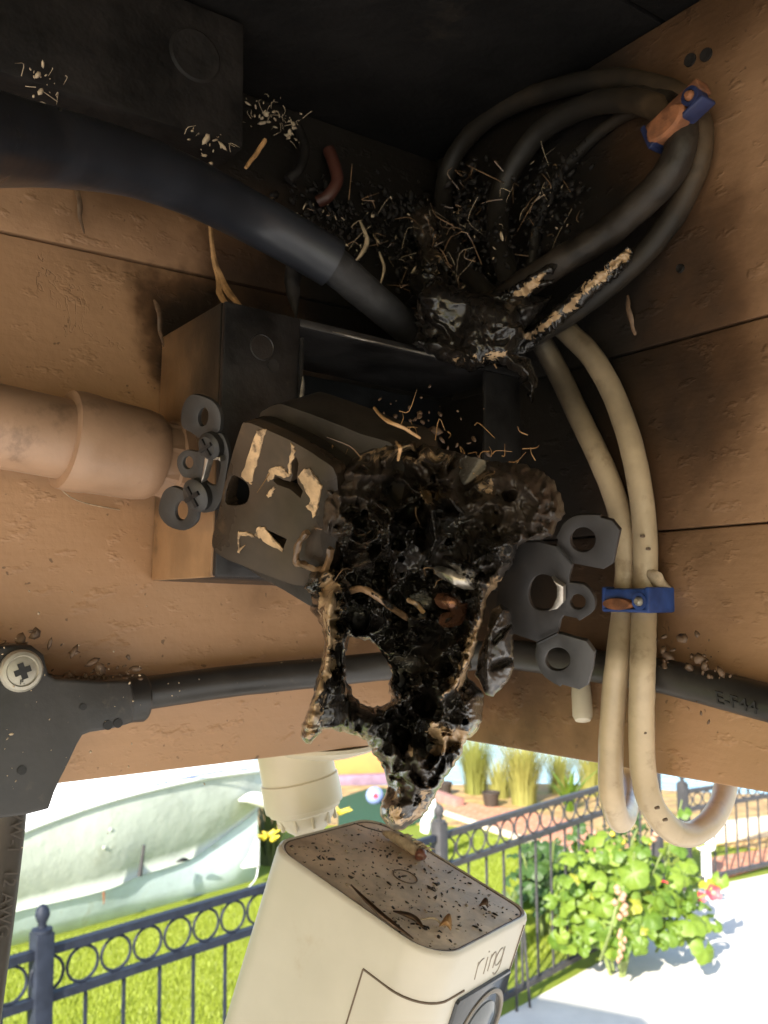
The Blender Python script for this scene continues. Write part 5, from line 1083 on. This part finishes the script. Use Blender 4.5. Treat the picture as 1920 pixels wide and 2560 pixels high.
# ------------------------------------------------------------------ planting
def leaf_mat(name, c1, c2, tr=0.35):
    m, t, b = new_mat(name); nb = NB(t); oi = nb.n('ShaderNodeObjectInfo'); pos = nb.pos()
    nz = nb.noise(pos, 14, 3)
    f = nb.math('ADD', nb.math('MULTIPLY', oi.outputs['Random'], 0.6), nb.math('MULTIPLY', nz, 0.4))
    col = nb.mix(f, c1, c2); col = nb.mix(nb.smooth(oi.outputs['Random'], 0.93, 0.95), col, (c2[0]*1.3, c2[1]*1.0, c2[2])); nb.l(col, b.inputs['Base Color']); b.inputs['Roughness'].default_value = 0.5
    tl = nb.n('ShaderNodeBsdfTranslucent'); nb.l(nb.mix(1.0, col, (1.0, 1.05, 0.5), 'MULTIPLY'), tl.inputs[0])
    ms = nb.n('ShaderNodeMixShader'); ms.inputs[0].default_value = tr
    nb.l(b.outputs[0], ms.inputs[1]); nb.l(tl.outputs[0], ms.inputs[2]); nb.l(ms.outputs[0], t.nodes['Material Output'].inputs[0]); return m
M_leaf = leaf_mat('mallow_leaf', (0.06, 0.135, 0.012), (0.23, 0.31, 0.035))
M_leafd = leaf_mat('dark_shrub_leaf', (0.02, 0.06, 0.012), (0.07, 0.13, 0.025))
M_reed = leaf_mat('reed_blade', (0.22, 0.24, 0.05), (0.42, 0.38, 0.12), 0.4)
M_yuc = leaf_mat('strap_leaf', (0.05, 0.075, 0.03), (0.12, 0.13, 0.05), 0.2)
M_stem = simple('green_stem', (0.16, 0.20, 0.06), 0.6); M_red = simple('red_petal', (0.50, 0.015, 0.03), 0.5)
M_yel = simple('yellow_petal', (0.65, 0.50, 0.05), 0.5); M_pet = simple('pale_pink_bloom', (0.40, 0.22, 0.14), 0.6)
def lobed_leaf(r, seed):
    rr_ = np.random.default_rng(seed); n = 26; V = [(0, 0, 0)]; ring1 = []; ring2 = []
    for k in range(n):
        t = -2.75+5.5*k/(n-1); q = r*(0.80+0.14*abs(math.cos(t*2.3+rr_.normal(0, .1)))+rr_.normal(0, .025))
        for f_, L in ((.5, ring1), (1, ring2)):
            z = -0.25*r*f_**2 + 0.10*r*f_*math.sin(t*4.6+seed)+rr_.normal(0, .015)*r
            L.append((math.cos(t)*q*f_, math.sin(t)*q*f_, z+0.12*r*(f_ == .5)))
    V += ring1+ring2; Fc = []
    for k in range(n-1): Fc += [(0, 1+k, 2+k), (1+k, 1+n+k, 2+n+k, 2+k)]
    me = mesh('leaf', V, Fc); me.shade_smooth(); return me
LEAVES = []
for i in range(5):
    me = lobed_leaf(1.0, 40+i); me.materials.append(M_leaf); LEAVES.append(me)
LEAVESD = []
for i in range(3):
    me = lobed_leaf(1.0, 60+i); me.materials.append(M_leafd); LEAVESD.append(me)
def put_leaf(root, p, out, size, meshes, r):
    z = out/np.linalg.norm(out)
    x = np.array([r.normal(), r.normal(), r.normal()-0.8]); x -= z*(x@z); x /= np.linalg.norm(x); y = np.cross(z, x)
    o = bpy.data.objects.new('leaf', meshes[r.integers(len(meshes))]); COL.objects.link(o); o.parent = root
    q = np.asarray(p)-basof(root)
    o.matrix_local = Matrix(((x[0]*size, y[0]*size, z[0]*size, q[0]), (x[1]*size, y[1]*size, z[1]*size, q[1]), (x[2]*size, y[2]*size, z[2]*size, q[2]), (0, 0, 0, 1))); return o
def mallow(base, rx, ry, h, n, lo, hi, meshes, label, seed, cat='shrub', name='mallow_bush'):
    r = np.random.default_rng(seed); root = thing(name, base, label, cat)
    for k in range(n):
        th = r.uniform(0, 2*math.pi); ph = math.acos(r.uniform(-0.15, 1)); rad = r.uniform(.30, 1.08)**.6*(1+.12*math.sin(3*th+seed)+.10*math.sin(5*ph+th))
        d = np.array([math.sin(ph)*math.cos(th), math.sin(ph)*math.sin(th), math.cos(ph)])
        p = np.asarray(base)+np.array([d[0]*rx*rad, d[1]*ry*rad, h*0.36+d[2]*h*0.60*rad]); p[2] = max(p[2], base[2]+0.05)
        put_leaf(root, p, d*0.7+np.array([-.15, -.55, .55])+r.normal(0, .50, 3), min(lo*r.lognormal(0.25, .38), hi*1.25), meshes, r)
    st = []
    for k in range(9):
        th = r.uniform(0, 6.28); b2 = np.asarray(base)+np.array([math.cos(th)*rx*.6, math.sin(th)*ry*.6, h*r.uniform(.5, .95)])
        st.append(tube_mesh('s', [np.asarray(base)+np.array([math.cos(th)*.05, math.sin(th)*.05, 0]), (np.asarray(base)+b2)/2+ZV*0.05, b2], [.014, .011, .006], 6, 4))
    link('stem', join('stem', st), M_stem, root)
    return root, r
bc_ = ground(1545, 2452); bc_[2] = 0.004
bush, r_ = mallow(bc_+np.array([0.02, 0.10, 0]), 0.57, 0.42, 0.95, 292, .050, .095, LEAVES, 'bright green mallow bush with round leaves spilling onto the white patio', 71)
def bloom(p, rad, mat, parent, name='flower'):
    f = []; V = [tuple(p)]; 
    fw = np.array([-.2, -1, .35]); fw /= np.linalg.norm(fw); a = np.cross(fw, ZV); a /= np.linalg.norm(a); b_ = np.cross(a, fw)
    for k in range(20):
        t = 2*math.pi*k/20; q = rad*(1+.12*math.cos(5*t)); V.append(tuple(np.asarray(p)+(a*math.cos(t)+b_*math.sin(t))*q+fw*rad*.35))
    me = mesh(name, V, [(0, 1+k, 1+(k+1) % 20) for k in range(20)]); o = link(name, me, mat, parent, smooth=True)
    link('flower_eye', lathe_mesh('flower_eye', np.asarray(p)+fw*rad*.15, fw, [(rad*.30, 0), (rad*.26, rad*.12), (rad*.02, rad*.16)], 12), M_pet, o); return o
def stalk(uvd, label, flowers=(), buds=(), leaves=(), seed=1, name='hollyhock'):
    pts = [P(u, v, d/S) for u, v, d in uvd]; base = pts[0].copy()
    root = thing(name, base, label, 'flower'); r = np.random.default_rng(seed)
    link('stem', tube_mesh('stem', pts, [.010]*(len(pts)-1)+[.004], 6, 5), M_stem, root)
    for (u, v, d, rad) in flowers: bloom(P(u, v, d/S), rad, M_red, root)
    for (u, v, d, rad) in buds: link('bud', tube_mesh('bud', [P(u, v+8, d/S), P(u, v, d/S), P(u, v-8, d/S)], [rad*.4, rad, rad*.3], 8, 3), M_pet, root)
    for (u, v, d, sz) in leaves: put_leaf(root, P(u, v, d/S), np.array([-.2, -.7, .6])+r.normal(0, .3, 3), sz, LEAVES, r)
stalk([(1640, 2380, 6.7), (1690, 2300, 6.6), (1740, 2250, 6.5), (1785, 2228, 6.5)], 'red flower on a stalk leaning right over the patio', [(1783, 2232, 6.45, .052), (1752, 2243, 6.5, .035)], [], [(1800, 2200, 6.5, .07), (1765, 2205, 6.5, .065), (1735, 2235, 6.5, .07), (1720, 2275, 6.5, .07)], 5)
stalk([(1600, 2400, 6.8), (1640, 2250, 6.8), (1665, 2150, 6.9), (1690, 2060, 6.9), (1705, 2000, 7.0)], 'tall flower stalk climbing beside the fence corner with red bud', [(1660, 2212, 6.7, .030)], [(1632, 2098, 6.9, .03), (1640, 2085, 6.9, .03)], [(1655, 2140, 6.8, .085), (1700, 2120, 6.8, .08), (1720, 2160, 6.8, .08), (1685, 2180, 6.8, .08), (1640, 2165, 6.8, .075), (1710, 2030, 6.9, .06), (1672, 2040, 6.9, .06), (1750, 2100, 6.9, .06), (1728, 2190, 6.7, .07), (1680, 2232, 6.7, .08), (1700, 2250, 6.7, .08)], 6)
stalk([(1500, 2400, 6.1), (1525, 2330, 6.0), (1540, 2270, 6.0), (1560, 2215, 6.05)], 'dried pink seed stalk in the middle of the mallow bush', [], [(1552+rng.normal(0, 8), 2220+k*9, 6.0, .022) for k in range(9)], [], 7, 'seed_stalk')
stalk([(1548, 2420, 6.0), (1552, 2370, 5.95), (1556, 2320, 5.95)], 'small pale seed stalk low in the mallow bush', [], [(1552+rng.normal(0, 4), 2330+k*10, 5.95, .014) for k in range(8)], [], 8, 'seed_stalk')
c_ = ground(1410, 2385)
mallow(np.array([c_[0]-.05, c_[1]+0.35, 0]), 0.34, 0.30, 0.85, 120, .05, .085, LEAVESD, 'dark green shrub behind the railing left of the mallow bush', 72, name='shrub')
c_ = ground(1560, 2240)
sh, r_ = mallow(np.array([c_[0]-.1, c_[1]-0.1, 0]), 0.55, 0.30, 0.75, 110, .035, .06, LEAVESD, 'thin flowering shrub behind the railing above the mallow bush', 73, name='shrub')
for k in range(16):
    p = P(1480+r_.uniform(0, 180), 2060+r_.uniform(0, 120), 7.9/S); link('bud', tube_mesh('bud', [p-ZV*.02, p, p+ZV*.025], [.008, .026, .006], 8, 3), M_pet if k % 3 else M_yel, sh)
def blades(name, base, n, h, lean, width, mat, label, cat, seed, spread=.12):
    r = np.random.default_rng(seed); V, Fc = [], []
    root = thing(name, base, label, cat)
    for k in range(n):
        th = r.uniform(0, 6.28); b_ = np.asarray(base)+np.array([math.cos(th), math.sin(th), 0])*r.uniform(0, spread)
        d = np.array([math.cos(th), math.sin(th), 0]); hh = h*r.uniform(.55, 1.05); ln = lean*hh*r.uniform(.1, 1.0); sd = np.array([-d[1], d[0], 0])
        i0 = len(V)
        for j in range(6):
            t = j/5; w_ = width*(1-t)**.6*0.5; q = b_+d*ln*t**2.0+ZV*hh*(t-0.12*lean*t**3); V += [q-sd*w_, q+sd*w_]
        for j in range(5): Fc.append((i0+2*j, i0+2*j+1, i0+2*j+3, i0+2*j+2))
    o = link('blade_tuft', mesh(name, V, Fc), mat, root, smooth=False); o['kind'] = 'stuff'; return root
for i, (u, v, h, n, lab) in enumerate(((1190, 1985, .95, 320, 'leftmost tall reed grass clump beside the burnt tip'), (1250, 1995, .6, 160, 'short reed clump between the two tall reed grasses'), (1310, 2012, .95, 520, 'widest tall reed grass clump above the railing'), (1400, 1985, .75, 160, 'thin reed clump right of the widest reed grass'), (1480, 1990, .85, 220, 'rightmost reed clump by the hanging cables'))):
    p = ground(u, v); blades('reed_grass', (p[0], p[1], 0.0), int(n*1.6), h, .55, .012, M_reed, lab, 'grass clump', 80+i, .16)
p = ground(1425, 2030); blades('strap_plant', (p[0], p[1], 0.0), 22, .62, .9, .075, M_leaf, 'broad leaved green plant right of the reeds', 'plant', 90, .06)
p = ground(688, 2158); yk = blades('strap_plant', (p[0]-.03, p[1], 0.0), 70, .75, .6, .035, M_yuc, 'dark strap leaved plant with yellow blooms beside the boat bow', 'plant', 91, .14)
for (u, v) in ((672, 2088), (660, 2096), (700, 2070), (815, 2030), (820, 2048), (850, 2032), (680, 2100)):
    q = P(u, v, 8.6/S); r2 = np.random.default_rng(u)
    link('bloom', join('bloom', [tube_mesh('b', [q, q+np.array([r2.normal(0, .05), r2.normal(0, .05), .04])], [.022, .006], 6, 3) for _ in range(5)]), M_yel, yk)

# ------------------------------------------------------------------ garden things far off
def pot(u, v, h, r, lab):
    b_ = ground(u, v); t = tag(link('plant_pot', lathe_mesh('plant_pot', (b_[0], b_[1], 0.0), ZV, [(r*.72, 0), (r*.98, h*.86), (r*1.05, h*.88), (r*1.05, h), (r*.9, h), (r*.88, h*.9), (.01, h*.88)], 20), M_speck, base=b_), lab, 'pot', 'dark pots by the reeds')
pot(1228, 2020, .20, .11, 'dark pot between the two tall reed grasses'); pot(1112, 1990, .18, .10, 'dark pot left of the reeds by the burnt tip')
b_ = ground(937, 2012); bl_ = tag(link('beach_ball', lathe_mesh('beach_ball', (b_[0], b_[1], .0), ZV, [(.115*math.sin(t)+.0005, .115-.115*math.cos(t)) for t in np.linspace(0, math.pi, 15)], 24), simple('pale_blue_ball', (0.22, 0.28, 0.50), 0.35, var=0.1, nscale=20), base=b_), 'pale blue ball with a red mark lying on dark turf', 'ball')
link('red_mark', lathe_mesh('red_mark', np.array([b_[0]+.01, b_[1]-.112, .135]), np.array([0, -1, .15]), [(.035, -.004), (.033, .003), (.002, .006)], 7), M_red, bl_, base=b_)
p0_ = ground(840, 1942); p1_ = ground(1010, 1952)
def plank_wall(name, ua, ub, h, t_, mat, lab, cat):
    a, b2 = ground(*ua), ground(*ub); d = b2-a; n_ = np.cross(d/np.linalg.norm(d), ZV)
    return tag(link(name, box_mesh(name, (a+b2)/2+ZV*h/2, d, n_*t_, ZV*h, .01), mat, base=(a+b2)/2, smooth=None), lab, cat)
plank_wall('garden_edging', (760, 1968), (985, 1958), .14, .16, simple('purple_brick', (0.22, 0.15, 0.20), 0.8, var=0.2, nscale=8), 'purple grey edging behind the dark turf', 'edging')
plank_wall('garden_edging', (985, 1962), (1150, 2022), .12, .14, simple('rose_brick', (0.30, 0.15, 0.12), 0.8, var=0.2, nscale=8), 'rose brick edging running down to the reeds', 'edging')
plank_wall('planter_wall', (740, 1945), (1060, 1950), .42, .30, simple('orange_wall', (0.42, 0.17, 0.045), 0.8, var=0.12, nscale=4), 'orange planter wall right of the camera mount', 'wall')
plank_wall('sea_wall', (1740, 2113), (2150, 2060), .20, .15, M_kerb, 'low white wall in front of the water at right', 'wall')
b_ = ground(1768, 2214); lt = thing('bollard_light', b_, 'short white bollard light left of the far railing', 'bollard')
link('post', lathe_mesh('post', b_, ZV, [(.045, 0), (.045, .30), (.05, .31)], 18), M_deck, lt); link('cap', lathe_mesh('cap', np.asarray(b_)+ZV*.31, ZV, [(.055, 0), (.085, .02), (.09, .09), (.07, .13), (.01, .145)], 18), M_deck, lt)
b_ = ground(1070, 2118); tag(link('garden_cloth', tube_mesh('garden_cloth', [P(1062, 2080, 9.0/S), P(1068, 2045, 9.0/S), P(1078, 2015, 9.0/S), P(1085, 1998, 9.0/S)], [.045, .06, .05, .02], 12, 5, wob=.35), M_deck), 'white cloth draped on a railing post right of the burnt tip', 'cloth')
st_ = [((1292, 2500), (1290, 2380)), ((1325, 2490), (1308, 2300))]
for i, (lo, hi) in enumerate(st_):
    g0 = ground(lo[0], lo[1]+30); hi3 = P(hi[0], hi[1], float((g0-O)@FW)/S)
    tag(link('garden_stake', tube_mesh('garden_stake', [g0, (g0+hi3)/2, hi3], .009, 8, 3), M_metal2), ('left' if i == 0 else 'right')+' one of two thin stakes by the railing behind the camera', 'stake', 'garden stakes by the railing')

# ------------------------------------------------------------------ grass blades on the lawn nearest the railing
def grass(name, n, poly_px, seed, lab):
    r = np.random.default_rng(seed); A = np.array([ground(u, v)[:2] for u, v in poly_px]); lo, hi = A.min(0), A.max(0)
    q = r.uniform(lo, hi, (n*3, 2)); q = q[inside(q[:, 0], q[:, 1], A.tolist())][:n]; n = len(q)
    th = r.uniform(0, 6.28, n); h = r.uniform(.018, .045, n); ln = r.uniform(0, .03, n); w_ = .0035
    d = np.stack([np.cos(th), np.sin(th), 0*th], 1); sd = np.stack([-np.sin(th), np.cos(th), 0*th], 1); b3 = np.column_stack([q, np.zeros(n)])
    V = np.stack([b3-sd*w_, b3+sd*w_, b3+d*ln[:, None]+ZV*h[:, None]], 1).reshape(-1, 3)
    me = bpy.data.meshes.new(name); me.from_pydata(V.tolist(), [], [(3*i, 3*i+1, 3*i+2) for i in range(n)])
    o = link(name, me, M_blade, smooth=False); o['kind'] = 'stuff'; o['label'] = lab
M_blade = leaf_mat('grass_blade', (0.20, 0.27, 0.018), (0.42, 0.47, 0.06), 0.35)
grass('grass', 90000, [(0, 2440), (30, 2385), (650, 2225), (700, 2230), (690, 2600), (0, 2600), (-60, 2600)], 5, 'lime green lawn grass left below the boat')
grass('grass', 60000, [(1010, 2150), (1090, 2080), (1290, 2108), (1480, 2172), (1470, 2300), (1330, 2420), (1200, 2400), (1000, 2250)], 6, 'lime green lawn grass behind the grey railing')
